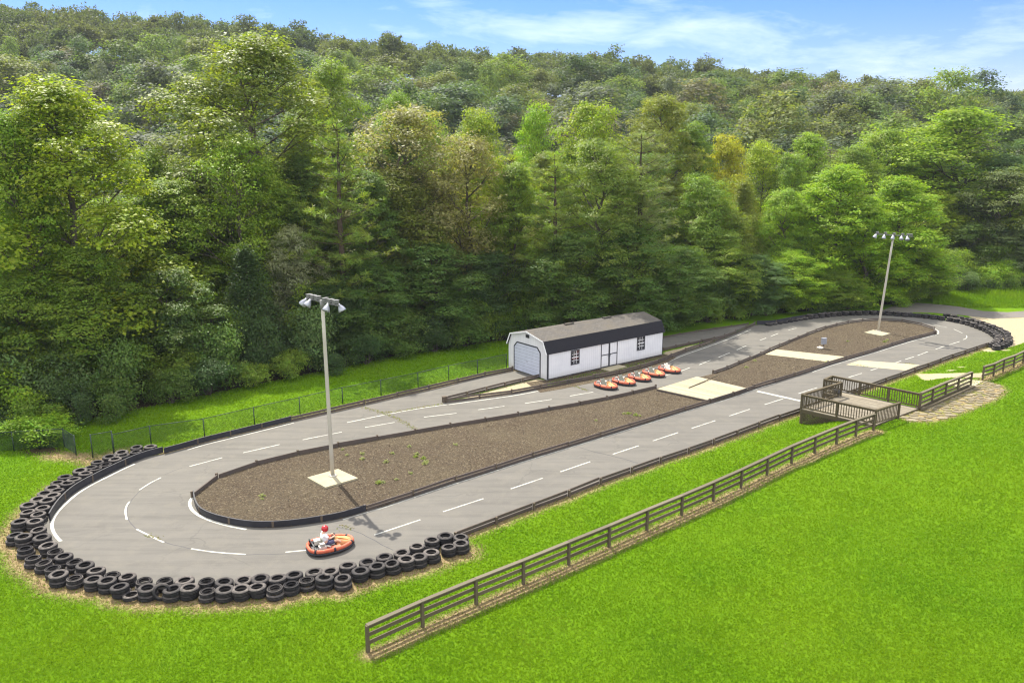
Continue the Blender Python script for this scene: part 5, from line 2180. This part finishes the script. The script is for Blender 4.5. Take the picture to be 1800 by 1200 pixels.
def cedar(seed, H=11.0, R=2.9):
    rng = np.random.default_rng(seed)
    paths = [([(0, 0, -0.2), (0, 0, H * .5), (0, 0, H * .96)], [.2, .13, .03])]
    n = 900
    z = rng.uniform(0.02, 1, n) ** 1.15
    rad = R * (1 - z) ** 0.8 * (0.85 + 0.25 * rng.uniform(size=n)) * np.minimum(1, 0.75 + z * 3)
    rad = rad * (1 + 0.22 * np.sin(rng.uniform(0, 6.28, n)))
    az = rng.uniform(0, 6.28, n)
    cl = np.stack([rad * np.cos(az), rad * np.sin(az), z * H * 0.97 + 0.15], 1)
    cl[: n // 4, :2] *= 0.55
    cm = crown_mesh('crown', cl, 0.30, 34, 0.20, rng, flat=1.0, up=0.5, mat=M['needle'], aspect=0.35, centre=np.array([0, 0, H * .25]), outw=0.8)
    for i in range(26):
        zz_ = H * (0.08 + 0.8 * i / 26)
        a = i * 2.4
        r_ = R * (1 - zz_ / H) ** .8 * .85
        paths.append(([(0, 0, zz_ - .2), (r_ * math.cos(a), r_ * math.sin(a), zz_ + .3)], [.04, .01]))
    return trunk_mesh('trunk', paths, M['bark']), cm


def shrub(seed, H=4.0, R=2.4, clusters=210, leaves=56, size=0.22):
    rng = np.random.default_rng(seed)
    paths = []
    cl = []
    nl = 11
    L_ = []
    for i in range(nl):
        a = i * 2.4 + rng.uniform(-.4, .4)
        r_ = R * rng.uniform(0.15, 0.72)
        hz = H * rng.uniform(0.28, 0.80) * (1 - 0.45 * (r_ / R) ** 2)
        c = np.array([r_ * math.cos(a), r_ * math.sin(a), hz])
        L_.append((c, R * rng.uniform(.28, .44)))
        paths.append(([(0.1 * math.cos(a), 0.1 * math.sin(a), -0.1), tuple(c * np.array([.5, .5, .6])), tuple(c)], [.045, .03, .01]))
    cnt = rng.multinomial(clusters, np.ones(nl) / nl)
    for (c, lr), n in zip(L_, cnt):
        d = rand_unit(n, rng)
        p = c + d * (lr * rng.uniform(.5, 1.05, n))[:, None]
        p[:, 2] = np.maximum(p[:, 2], 0.12)
        cl.append(p)
    cl = np.concatenate(cl)
    cm = crown_mesh('crown', cl, 0.30, leaves, size, rng, centre=np.array([0, 0, H * .3]))
    return trunk_mesh('stem', paths, M['bark']), cm


PROTO = {
    'tulip': [broadleaf(1, 21, 5.0, 0.05, 46, 2100, 22, 0.205, 0.31, 1.15), broadleaf(2, 21, 5.0, 0.04, 48, 2100, 22, 0.205, 0.31, 1.3), broadleaf(12, 21, 5.0, 0.05, 44, 2100, 22, 0.205, 0.31, 1.2)],
    'round': [broadleaf(3, 16, 5.2, 0.05, 34, 1800, 22, 0.20, 0.31, 0.9), broadleaf(4, 16, 5.0, 0.05, 36, 1800, 22, 0.20, 0.31, 1.0), broadleaf(16, 16, 5.0, 0.05, 38, 1800, 22, 0.20, 0.31, 1.1)],
    'open': [broadleaf(5, 19, 5.6, 0.08, 40, 1500, 20, 0.205, 0.36, 0.9, 1.0), broadleaf(6, 19, 5.4, 0.08, 42, 1500, 20, 0.20, 0.36, 1.0, 1.0)],
    'tall': [broadleaf(7, 26, 5.6, 0.12, 48, 2400, 23, 0.215, 0.32, 1.0), broadleaf(8, 24, 4.6, 0.12, 46, 2000, 23, 0.215, 0.31, 1.1)],
    'pine': [pine(9, 20, 3.9, 0.24, 16), pine(10, 20, 3.9, 0.30, 16), pine(19, 20, 3.9, 0.20, 16)],
    'cedar': [cedar(11)],
    'shrub': [shrub(13, clusters=430, leaves=17, size=.165), shrub(14, 3.6, 2.6, clusters=430, leaves=17, size=.165), shrub(15, 4.4, 2.2, clusters=430, leaves=17, size=.165)],
}
DIM = {'tulip': (21, 5.0), 'round': (16, 5.1), 'open': (19, 5.5), 'tall': (25, 5.1), 'pine': (20, 3.5), 'cedar': (11, 2.9), 'shrub': (4.0, 2.4)}
NAME = {'tulip': 'broadleaf_tree', 'round': 'broadleaf_tree', 'open': 'broadleaf_tree', 'tall': 'broadleaf_tree', 'pine': 'pine_tree', 'cedar': 'cedar_tree', 'shrub': 'shrub'}
CATG = {'pine': 'tree', 'cedar': 'tree', 'shrub': 'shrub'}
TINT = {'yellow': (0.228, 0.295, 0.020), 'lime': (0.210, 0.300, 0.028), 'mid': (0.170, 0.250, 0.030), 'olive': (0.185, 0.220, 0.036), 'tan': (0.225, 0.220, 0.085), 'gold': (0.35, 0.34, 0.018),
        'dark': (0.108, 0.175, 0.034), 'deep': (0.062, 0.108, 0.030), 'blue': (0.112, 0.178, 0.054), 'pale': (0.28, 0.300, 0.170), 'bright': (0.215, 0.335, 0.022), 'pine': (0.165, 0.225, 0.042), 'grey': (0.165, 0.205, 0.080)}
TRNG = random.Random(21)


def crown_top(me):
    co_ = np.empty(len(me.vertices) * 3, np.float32)
    me.vertices.foreach_get('co', co_)
    z_ = co_.reshape(-1, 3)[:, 2]
    return float(np.percentile(z_, 99.7))


TOPZ = {cm_.name: crown_top(cm_) for pr_ in PROTO.values() for (_, cm_) in pr_}


def plant(kind, x, y, h, wd, tint, label, grp, z=None, v=None):
    protos = PROTO[kind]
    tm, cm = protos[TRNG.randrange(len(protos)) if v is None else v % len(protos)]
    z = gz_at(x, y) if z is None else z
    root = empty(NAME[kind], (x, y, z - 0.05), TRNG.uniform(0, 6.28))
    H0, R0 = DIM[kind]
    sxy = (wd / 2) / R0
    root.scale = (sxy, sxy * TRNG.uniform(.92, 1.08), h / TOPZ[cm.name])
    tag(root, label, CATG.get(kind, 'tree'), grp)
    t = link(bpy.data.objects.new('stem' if kind == 'shrub' else 'trunk', tm), root)
    c = link(bpy.data.objects.new('crown', cm), root)
    cc = TINT[tint]
    f = TRNG.uniform(.92, 1.08)
    c.color = (cc[0] * f * TRNG.uniform(.95, 1.05), cc[1] * f, cc[2] * f, 1)
    return root


def at_depth(px, topy, D):
    """ground point at world depth D under pixel column px, and the height that reaches pixel row topy"""
    r = ray(px, topy)
    t = D / r[1]
    x = r[0] * t
    top = CAM_H + r[2] * t
    return x, D, top


# hand-placed trees: column, top row, depth, width in pixels, kind, tint, label
TREES = [
    (105, 135, 57, 300, 'tulip', 'yellow', 'big yellow-green tree at the left edge, tallest of the near left trees'),
    (10, 195, 55, 190, 'tulip', 'lime', 'yellow-green tree cut off by the left edge of the photo'),
    (435, 58, 72, 250, 'tall', 'olive', 'tallest tree of the wood, dark olive, standing above the left lamp pole'),
    (572, 106, 86, 120, 'tall', 'mid', 'rounded green treetop just right of the tallest tree'),
    (410, 235, 63, 190, 'open', 'lime', 'light yellow-green feathery tree below the tallest tree'),
    (255, 255, 66, 140, 'round', 'mid', 'mid-green tree right of the big yellow-green tree'),
    (590, 208, 63, 170, 'pine', 'pine', 'tall pine with a bare brown trunk behind the left lamp pole'),
    (705, 185, 73, 240, 'open', 'tan', 'big brownish olive tree with bare branches left of the shed'),
    (820, 235, 75, 190, 'open', 'tan', 'brownish thin-leaved tree behind the left end of the shed'),
    (695, 160, 92, 80, 'tall', 'mid', 'dark green treetop poking above the brownish tree'),
    (838, 190, 100, 120, 'round', 'yellow', 'bright yellow-green round treetop left of the dark round one'),
    (760, 200, 98, 90, 'round', 'lime', 'lime green treetop behind the brownish tree'),
    (942, 180, 96, 90, 'round', 'bright', 'dense dark-lobed round green treetop amid the yellow ones'),
    (1040, 178, 102, 140, 'round', 'yellow', 'yellowing round treetop right of the dense green one'),
    (1165, 165, 97, 130, 'tall', 'olive', 'dark olive treetop above the right end of the shed'),
    (1215, 215, 100, 110, 'tall', 'mid', 'mid-green treetop right of the dark olive one above the shed'),
    (975, 265, 73, 150, 'pine', 'pine', 'green pine directly behind the middle of the shed roof'),
    (1058, 245, 75, 140, 'tall', 'pine', 'green rounded tree between the two pines behind the shed'),
    (1130, 228, 77, 170, 'pine', 'grey', 'greyish green pine behind the right end of the shed'),
    (905, 285, 73, 115, 'tulip', 'mid', 'mid-green tree behind the left third of the shed'),
    (1278, 236, 101, 110, 'round', 'gold', 'golden yellow tree, the only one turning to autumn colour'),
    (1345, 246, 104, 120, 'round', 'yellow', 'yellow-green treetop right of the golden tree'),
    (1425, 232, 106, 110, 'tulip', 'lime', 'pale green pointed treetop left of the big pale tree'),
    (1392, 268, 100, 90, 'round', 'mid', 'shaded mid-green treetop between two paler crowns'),
    (1685, 190, 116, 240, 'tulip', 'lime', 'largest pale olive tree on the right above the far lamp'),
    (1560, 225, 118, 140, 'round', 'lime', 'light green treetop left of the largest right-hand tree'),
    (1475, 288, 90, 175, 'tulip', 'bright', 'bright green maple left of the far lamp pole'),
    (1592, 308, 92, 165, 'tulip', 'bright', 'bright green maple directly behind the far lamp heads'),
    (1530, 345, 89, 120, 'tulip', 'bright', 'lower bright green maple between the two taller maples'),
    (1762, 298, 106, 150, 'open', 'grey', 'grey-green tree with visible trunk at the right edge of the wood'),
    (1830, 240, 112, 180, 'tall', 'blue', 'bluish green tree cut off by the right edge of the photo'),
    (1240, 305, 86, 130, 'round', 'mid', 'light green tree with spreading layers right of the pines'),
    (1310, 315, 90, 100, 'cedar', 'olive', 'brownish dark conifer between the light green crowns'),
    (1385, 330, 90, 110, 'round', 'lime', 'pale lime tree in front of the brownish conifer'),
    (1265, 405, 82, 130, 'round', 'mid', 'lower mid-green tree near the lane right of the shed'),
    (1330, 445, 83, 120, 'round', 'blue', 'bluish green bushy tree above the far tyre wall'),
    (1400, 440, 85, 120, 'round', 'bright', 'small bright green tree left of the maples'),
    (430, 432, 57, 130, 'cedar', 'deep', 'very dark conical cedar left of the near lamp pole'),
    (512, 395, 62, 110, 'round', 'pale', 'whitish pale-leaved small tree beside the dark cedar'),
    (760, 425, 67, 180, 'round', 'dark', 'dark green layered tree left of the shed'),
    (645, 455, 63, 140, 'round', 'dark', 'dark green tree right of the near lamp heads'),
    (860, 440, 70, 140, 'round', 'deep', 'shaded dark tree just behind the garage end of the shed'),
    (1010, 400, 72, 150, 'round', 'dark', 'dark green tree low behind the shed ridge'),
    (1120, 395, 74, 150, 'round', 'dark', 'dark green tree at the right end of the shed ridge'),
    (1195, 430, 77, 130, 'round', 'dark', 'dark bushy tree just right of the shed roof'),
    (300, 470, 54, 160, 'round', 'dark', 'shaded green tree in the undergrowth left of the dark cedar'),
    (150, 430, 53, 190, 'tulip', 'mid', 'mid-green lower tree below the big yellow-green tree'),
    (10, 480, 51, 170, 'round', 'mid', 'mid-green lower tree at the left edge above the bright shrub'),
    (560, 500, 60, 120, 'round', 'deep', 'dark shaded tree directly behind the near lamp pole'),
    (1465, 470, 86, 110, 'round', 'mid', 'shaded lower tree behind the far tyre wall, left of the far pole'),
    (1625, 440, 92, 110, 'round', 'mid', 'rounded lower tree right of the far lamp pole'),
    (1700, 390, 104, 120, 'round', 'dark', 'dark green tree behind the sunny grass at the right'),
    (1800, 400, 103, 130, 'round', 'grey', 'grey-green lower tree at the right edge over the grass'),
    (345, 300, 68, 130, 'tall', 'olive', 'olive tree between the mid-green and feathery trees'),
    (520, 270, 70, 130, 'tall', 'dark', 'dark tree between the tallest tree and the pine'),
    (1500, 255, 112, 110, 'tall', 'mid', 'mid-green treetop above the left maple'),
    (650, 300, 66, 110, 'tall', 'dark', 'dark green tree at the left side of the brownish tree'),
]
for (px, ty, D, wp, kind, tint, label) in TREES:
    if 250 < px < 950 and D < 76:
        D += 3.0
    x, y, top = at_depth(px, ty, D)
    z = gz_at(x, y)
    plant(kind, x, y, (top - z) * 0.99, wp / F * D * (1.1 if kind in ('pine', 'cedar') else 1.25), tint, label, 'trees at the front of the wood')

# fillers inside the wood, behind the front row
fr = random.Random(3)
ex = np.array([p[0] for p in WOOD_EDGE])
ey = np.array([p[1] for p in WOOD_EDGE])
FILL_TOP = [(-300, 230), (0, 260), (250, 300), (400, 260), (600, 260), (700, 240), (900, 250), (1100, 250), (1250, 290), (1400, 300), (1600, 270), (1800, 270), (2100, 260)]
fill_done = []
FT = {'mid': 'mid-green', 'olive': 'olive', 'lime': 'lime green', 'dark': 'dark green', 'blue': 'bluish green', 'yellow': 'yellow-green'}
for D in (62, 70, 78, 87, 97, 108, 120):
    px = -220 + fr.uniform(0, 80)
    while px < 2050:
        x = (px - 900) / F * D
        ye = float(np.interp(x, ex, ey))
        if D > ye + 6.5:
            fty = np.interp(px, [p[0] for p in FILL_TOP], [p[1] for p in FILL_TOP]) + fr.uniform(-5, 70)
            X, Y, top = at_depth(px, fty, D + fr.uniform(-2.5, 2.5))
            z = gz_at(X, Y)
            h = max(top - z, 9.0)
            tint = fr.choice(['mid', 'mid', 'olive', 'lime', 'dark', 'blue', 'yellow', 'olive'])
            kd_ = fr.choice(['round', 'tulip', 'tall', 'open', 'round', 'tulip', 'round', 'tall', 'pine'])
            if kd_ == 'pine':
                lab = 'pine standing deep in the wood behind the front row of trees'
            else:
                lab = f'{FT[tint]} tree standing deep in the wood behind the front row'
            plant(kd_, X, Y, h, fr.uniform(8.0, 11.5), tint, lab, 'trees inside the wood')
        px += fr.uniform(8.5, 11.5) / D * F
# thicket at the foot of the wood
SEG = [(-30, 150, 'along the left chain-link fence'), (150, 540, 'behind the long chain-link fence'), (540, 900, 'between the near lamp pole and the shed'), (900, 1180, 'behind the shed'),
       (1180, 1440, 'along the lane right of the shed'), (1440, 1640, 'behind the far bend'), (1640, 1900, 'behind the sunny grass at the right')]
shade_words = {'dark': 'dark green', 'deep': 'very dark', 'mid': 'mid-green', 'blue': 'bluish green', 'bright': 'bright green'}
for row, (dy, hs) in enumerate(((0.4, (1.6, 2.8)), (2.2, (3.2, 5.2)), (4.5, (5.0, 7.5)))):
    px = -90
    while px < 1960:
        D0 = None
        e = P(px, np.interp(px, [-400, -100, 60, 150, 260, 400, 540, 690, 880, 1000, 1170, 1330, 1450, 1540, 1600, 1650, 1720, 1800, 1950],
                            [800, 775, 752, 742, 720, 690, 662, 631, 602, 588, 577, 557, 546, 540, 532, 521, 514, 511, 508]))
        X, Y = e[0] * (1 + dy / e[1]), e[1] + dy + fr.uniform(-.5, .5)
        h = fr.uniform(*hs)
        wd = fr.uniform(3.4, 5.2) * (0.8 if row == 0 else 1.05)
        seg = next((s[2] for s in SEG if s[0] <= px < s[1]), SEG[0][2] if px < 0 else SEG[-1][2])
        tint = fr.choice(['dark', 'dark', 'blue', 'mid', 'deep', 'dark', 'mid'])
        if px > 1380:
            tint = fr.choice(['mid', 'dark', 'blue', 'bright'])
        hw = ('low', 'waist-high', 'tall')[row] if row != 1 else 'leafy'
        plant('shrub', X, Y, h, wd, tint, f'{hw} {shade_words[tint]} shrub in the thicket {seg}', 'shrubs at the foot of the wood')
        px += fr.uniform(2.3, 3.4) * (1 + row * .15) / Y * F
x, y, z = PT(8, 745)
plant('shrub', x, y, 3.6, 5.0, 'bright', 'bright sunlit yellow-green bush at the left edge', 'shrubs at the left edge', v=0)
x, y, z = PT(70, 778)
plant('shrub', x, y, 1.7, 4.2, 'bright', 'low spreading bush draped over the left chain-link fence', 'shrubs at the left edge', v=1)
x, y, z = PT(-35, 760)
plant('shrub', x, y, 4.2, 4.4, 'mid', 'green bush half cut off by the left edge of the photo', 'shrubs at the left edge', v=2)
# tall grass at the back of the right-hand meadow
rng = np.random.default_rng(77)

# ------------------------------------------------------------------ hillside wood
HP = []
for s in range(5):
    rng = np.random.default_rng(100 + s)
    tm, cm = broadleaf(100 + s, 15, 5.6, 0.04, 17, 560, 11, 0.40, 0.55, (0.8, 1.0, 1.2, 0.9, 1.1)[s], mat='leaf_far')
    HP.append((tm, cm))
hill_n = 0
HT = [('mid', 'mid-green'), ('olive', 'olive'), ('grey', 'grey-green'), ('tan', 'brownish'), ('blue', 'bluish green'), ('dark', 'dark green'), ('lime', 'light green')]
hw_ = [6, 5, 6, 2, 5, 5, 2]
spots = []
y = 128.0
while y < 352:
    stepx = 9.0 - (y - 128) * 0.004
    half_w = y * 0.72 + 14
    x = -half_w + fr.uniform(0, stepx)
    while x < half_w:
        spots.append((x + fr.uniform(-2.8, 2.8), y + fr.uniform(-2.8, 2.8)))
        x += 1.22 * stepx * fr.uniform(0.85, 1.15)
    y += 8.6 - (y - 128) * 0.004
# visibility: what the front row does not hide
vis = []
for (x, y) in spots:
    g = gz_at(x, y)
    h = fr.uniform(10.5, 18.0) + (4 if fr.random() < .08 else 0)
    py = 600 - F * ((y * 0 + (g + h - CAM_H) * CP + y * SP) / (y * CP - (g + h - CAM_H) * SP))
    vis.append((x, y, g, h, py))
ind = [v for v in vis if v[4] < 300 and abs(v[0]) < v[1] * 0.66 + 8]
ind.sort(key=lambda v: v[1])
near, far_ = ind[:290], ind[290:]
for (x, y, g, h, py) in near:
    tm, cm = HP[fr.randrange(5)]
    ti, wd_ = fr.choices(HT, hw_)[0]
    o = bpy.data.objects.new('hillside_tree', cm)
    o.location = (x, y, g - 0.3)
    o.rotation_euler = (0, 0, fr.uniform(0, 6.28))
    sxy = fr.choice((0.7, 1.0, 1.2, 1.5, 1.8, 2.1)) * fr.uniform(.9, 1.1)
    o.scale = (sxy, sxy * fr.uniform(.85, 1.15), h / 15 * (0.9 + 0.12 * sxy))
    cc = TINT[ti]
    f = fr.uniform(.75, 1.15)
    gx = 0.12
    o.color = (cc[0] * f * .72 + .008, cc[1] * f * .70 + .010, cc[2] * f + .016, 1)
    link(o)
    band = 'lower slope' if y < 165 else ('middle slope' if y < 215 else 'upper slope')
    side = 'towards the left' if x < -0.25 * y else ('towards the right' if x > 0.25 * y else 'in the middle')
    tag(o, f'{wd_} tree on the {band} of the wooded hill, {side}', 'tree', 'trees on the wooded hillside')

# the farthest trees, towards the ridge: one mass
rng = np.random.default_rng(55)
Vs, Qs, S_, T_, n0 = [], [], [], [], 0
for (x, y, g, h, py) in far_:
    R_ = rng.uniform(4.2, 6.5)
    nl = 16
    d = rand_unit(nl, rng)
    d[:, 2] = np.abs(d[:, 2]) * 0.8
    lob = np.array([x, y, g + h * 0.55]) + d * np.array([R_ * .7, R_ * .7, h * 0.34])
    cl = np.concatenate([l + rand_unit(9, rng) * R_ * 0.34 for l in lob])
    k = 13
    c = np.repeat(cl, k, axis=0) + rng.normal(size=(len(cl) * k, 3)) * np.array([.6, .6, .4])
    nr = rand_unit(len(c), rng) * .8
    nr[:, 2] += .6
    nr /= np.linalg.norm(nr, axis=1, keepdims=True)
    sz = rng.uniform(.45, .95, len(c))
    V, Q_ = leaf_quads(c, nr, sz, sz * .65, rng)
    Vs.append(V)
    Qs.append(Q_ + n0)
    n0 += len(V)
    S_.append(np.repeat(np.clip(rng.uniform(0, 1) * .5 + rng.uniform(0, .5, len(c)), 0, 1), 4))
    T_.append(np.full(len(V), rng.uniform(0, 1)))
if Vs:
    me = np_mesh('ridge_woods', np.concatenate(Vs), np.concatenate(Qs), {'shade': np.concatenate(S_), 'tint': np.concatenate(T_)}, M['leaf_far'])
    o = link(bpy.data.objects.new('ridge_woods', me))
    o.color = (0.088, 0.110, 0.050, 1)
    tag(o, 'far-off wood covering the ridge of the hill', 'woods', kind='stuff')

# ------------------------------------------------------------------ grass blades over the lawn
rng = np.random.default_rng(8)


def scatter(n, region):
    x0, x1, y0, y1 = region
    return np.column_stack([rng.uniform(x0, x1, n), rng.uniform(y0, y1, n)])


n = 900000
yy_ = 15.5 + 55 * rng.uniform(size=n) ** 1.75
xx_ = rng.uniform(-1, 1, n)
xx_ = np.where(np.abs(xx_) > 0.8, np.sign(xx_) * (0.8 + (np.abs(xx_) - 0.8) * (1 + 4 * rng.uniform(size=n))), xx_)
p = np.column_stack([xx_ * (yy_ * 0.80 + 3), yy_])
# keep what the frame (and a step to the side) can see
bad = inside(p, track_poly) | inside(p, isl_poly) | inside(p, lane_poly) | inside(p, stone_poly)
bad |= pldist(p, w_row_in) < 0.4
sx = (p - S0) @ ux
sy = (p - S0) @ uy
bad |= (sx > -0.3) & (sx < SL + .3) & (sy > -.3) & (sy < SW + .3)
p = p[~bad]
di, sa, li = masks(p)
keep = (sa < 0.4) & (li < 0.6) & (rng.uniform(size=len(p)) > np.clip((di - 0.3) * 1.2, 0, 0.75))
p, di = p[keep], di[keep]
n = len(p)
zz_ = terrain(p[:, 0], p[:, 1])
clump = 0.5 + 0.5 * np.sin(p[:, 0] * 1.7 + 2 * np.sin(p[:, 1] * .9)) * np.sin(p[:, 1] * 1.9 + 1.5 * np.sin(p[:, 0] * 1.1))
hb = rng.uniform(0.035, 0.065, n) * (0.92 + 0.16 * clump)
az = rng.uniform(0, 6.28, n)
wd = rng.uniform(0.013, 0.026, n) * (1 + (p[:, 1] - 20) / 20)
tl = rng.uniform(-0.05, 0.05, (n, 2)) * 1.3
b0 = np.column_stack([p[:, 0] - np.cos(az) * wd, p[:, 1] - np.sin(az) * wd, zz_ - 0.02])
b1_ = np.column_stack([p[:, 0] + np.cos(az) * wd, p[:, 1] + np.sin(az) * wd, zz_ - 0.02])
tp_ = np.column_stack([p[:, 0] + tl[:, 0], p[:, 1] + tl[:, 1], zz_ + hb])
V = np.stack([b0, b1_, tp_], 1).reshape(-1, 3)
Q_ = np.arange(n * 3).reshape(-1, 3)
sh = np.repeat(rng.uniform(0, 1, n) ** 1.6, 3)
dr = np.repeat(np.clip((di + rng.normal(0, .12, n) - 0.28) * 3.5, 0, 1) * (rng.uniform(size=n) < .8), 3)
me = np_mesh('grass', V, Q_, {'shade': sh, 'dry': dr}, M['blade'])
o = link(bpy.data.objects.new('grass', me))
tag(o, 'short mown green grass', 'grass', kind='stuff')

# tall meadow grass at the right, in front of the trees
n = 26000
px_ = rng.uniform(1640, 1960, n)
py_ = rng.uniform(511, 541, n)
X, Y = [], []
pp = np.array([P(a, b) for a, b in zip(px_, py_)])
d0 = ~inside(pp, road_poly)
pp = pp[d0]
n = len(pp)
back = np.clip((pp[:, 1] - 88) / 10, 0, 1)
hb = rng.uniform(0.12, 0.3, n) + back * rng.uniform(0.1, 0.6, n)
az = rng.uniform(0, 6.28, n)
wd = rng.uniform(0.05, 0.09, n)
tl = rng.uniform(-.12, .12, (n, 2))
zz_ = terrain(pp[:, 0], pp[:, 1])
V = np.stack([np.column_stack([pp[:, 0] - np.cos(az) * wd, pp[:, 1] - np.sin(az) * wd, zz_ - .02]), np.column_stack([pp[:, 0] + np.cos(az) * wd, pp[:, 1] + np.sin(az) * wd, zz_ - .02]),
              np.column_stack([pp[:, 0] + tl[:, 0], pp[:, 1] + tl[:, 1], zz_ + hb])], 1).reshape(-1, 3)
me = np_mesh('meadow_grass', V, np.arange(n * 3).reshape(-1, 3), {'shade': np.repeat(rng.uniform(.2, 1, n), 3), 'dry': np.zeros(n * 3)}, M['blade'])
o = link(bpy.data.objects.new('meadow_grass', me))
tag(o, 'taller bright meadow grass', 'grass', kind='stuff')

# wood chips over the beds
bed = [tuple(q) for q in isl_poly]
bb = np.array(bed)
p = np.column_stack([rng.uniform(bb[:, 0].min(), bb[:, 0].max(), 200000), rng.uniform(bb[:, 1].min(), bb[:, 1].max(), 200000)])
p = p[inside(p, bed)][:60000]
ppad = [list(pad1), list(pad2), W([(1345, 624), (1365, 615.2), (1488, 628.5), (1462, 638)])]
for q in ppad:
    p = p[~inside(p, [tuple(t) for t in q])]
p = p[pldist(p, bed + [bed[0]]) > 0.12]
n = len(p)
c = np.column_stack([p, np.full(n, 0.07) + rng.uniform(0, .03, n)])
nr = rand_unit(n, rng) * .6
nr[:, 2] += 1
nr /= np.linalg.norm(nr, axis=1, keepdims=True)
V, Q_ = leaf_quads(c, nr, rng.uniform(.05, .12, n), rng.uniform(.02, .045, n), rng)
me = np_mesh('wood_chips', V, Q_, {'shade': np.repeat(rng.uniform(0, 1, n) ** 1.5, 4)}, None)
cm_, nt, b = newmat('chip')
a1 = N(nt, 'ShaderNodeAttribute', attribute_name='shade').outputs['Fac']
L(nt, mixc(nt, a1, (0.032, 0.024, 0.016), (0.155, 0.12, 0.077)), b.inputs['Base Color'])
b.inputs['Roughness'].default_value = .9
me.materials.append(cm_)
o = link(bpy.data.objects.new('wood_chips', me))
tag(o, 'brown wood chip mulch', 'mulch', kind='stuff')

# ------------------------------------------------------------------ weeds
wr_ = np.random.default_rng(4)
cl = np.column_stack([wr_.normal(0, .09, 26), wr_.normal(0, .09, 26), np.abs(wr_.normal(.06, .05, 26))])
weed_me = crown_mesh('weed', cl, 0.035, 7, 0.075, wr_, flat=.8)
WEEDS = [(678, 812), (731, 803), (733, 798), (745, 806), (749, 812), (747, 815), (674, 848), (666, 849), (697, 843), (637, 798), (610, 800), (602, 790), (690, 797), (720, 785), (461, 872), (461, 877), (722, 832),
         (637, 807), (801, 782), (1105, 727), (1118, 730), (1125, 731), (1097, 727), (1048, 739), (1560, 598), (1555, 601), (1327, 634), (1453, 637), (1490, 600), (1312, 646)]
for i, (px, py) in enumerate(WEEDS):
    x, y = P(px, py, .07)
    o = bpy.data.objects.new('weed', weed_me)
    o.location = (x, y, 0.07)
    s = wr_.uniform(.45, .85)
    o.scale = (s, s, s * .9)
    o.rotation_euler = (0, 0, wr_.uniform(0, 6))
    o.color = (0.27, 0.29, 0.15, 1) if wr_.uniform() < .75 else (0.20, 0.25, 0.06, 1)
    link(o)
    wh = 'around the near lamp pole' if px < 900 else ('in the narrow end beside the boardwalk' if px < 1250 else 'of the farther beds')
    tag(o, f'small pale green weed growing in the brown mulch {wh}', 'weed', 'weeds in the mulch beds')
# weeds and dead grass in the asphalt joint and gutter
cr = [[(637, 715), (660, 722), (690, 731), (706, 740), (722, 749), (733, 756)], [(670, 725), (700, 723), (738, 716), (775, 710)], [(1008, 678), (1020, 682), (1032, 686)], [(600, 924), (618, 928)],
      [(262, 940), (278, 947)], [(1500, 640), (1520, 644)], [(1590, 638), (1606, 640)]]
P_ = []
for c_ in cr:
    for q in resample(W(c_), 0.1):
        for _ in range(5):
            P_.append((q[0] + wr_.normal(0, .12), q[1] + wr_.normal(0, .09)))
P_ = np.array(P_)
n = len(P_)
az = wr_.uniform(0, 6.28, n)
wd = wr_.uniform(.02, .05, n)
hb = wr_.uniform(.02, .07, n)
tl = wr_.uniform(-.07, .07, (n, 2))
V = np.stack([np.column_stack([P_[:, 0] - np.cos(az) * wd, P_[:, 1] - np.sin(az) * wd, np.full(n, .004)]), np.column_stack([P_[:, 0] + np.cos(az) * wd, P_[:, 1] + np.sin(az) * wd, np.full(n, .004)]),
              np.column_stack([P_[:, 0] + tl[:, 0], P_[:, 1] + tl[:, 1], hb])], 1).reshape(-1, 3)
me = np_mesh('dry_weeds', V, np.arange(n * 3).reshape(-1, 3), {'shade': np.repeat(wr_.uniform(0, 1, n), 3), 'dry': np.repeat(wr_.uniform(.3, 1.0, n), 3)}, M['blade'])
o = link(bpy.data.objects.new('dry_weeds', me))
tag(o, 'yellowish weeds sprouting from joints in the asphalt', 'weeds', kind='stuff')
hz = newmat('haze_air')
hm_, hnt, hb_ = hz
hnt.nodes.remove(hb_)
pv = hnt.nodes.new('ShaderNodeVolumePrincipled')
pv.inputs['Color'].default_value = (0.80, 0.88, 1.0, 1)
pv.inputs['Density'].default_value = 0.00013
pv.inputs['Anisotropy'].default_value = 0.2
L(hnt, pv.outputs[0], hnt.nodes['Material Output'].inputs['Volume'])
hzo = MB().box((0, 270, 37), (1400, 920, 78)).build('haze', hm_)
tag(hzo, kind='stuff')
tag(hzo, 'thin summer haze over the valley', 'haze')
print('trees on hill', len(near), 'far', len(far_), 'objects', len(bpy.data.objects))
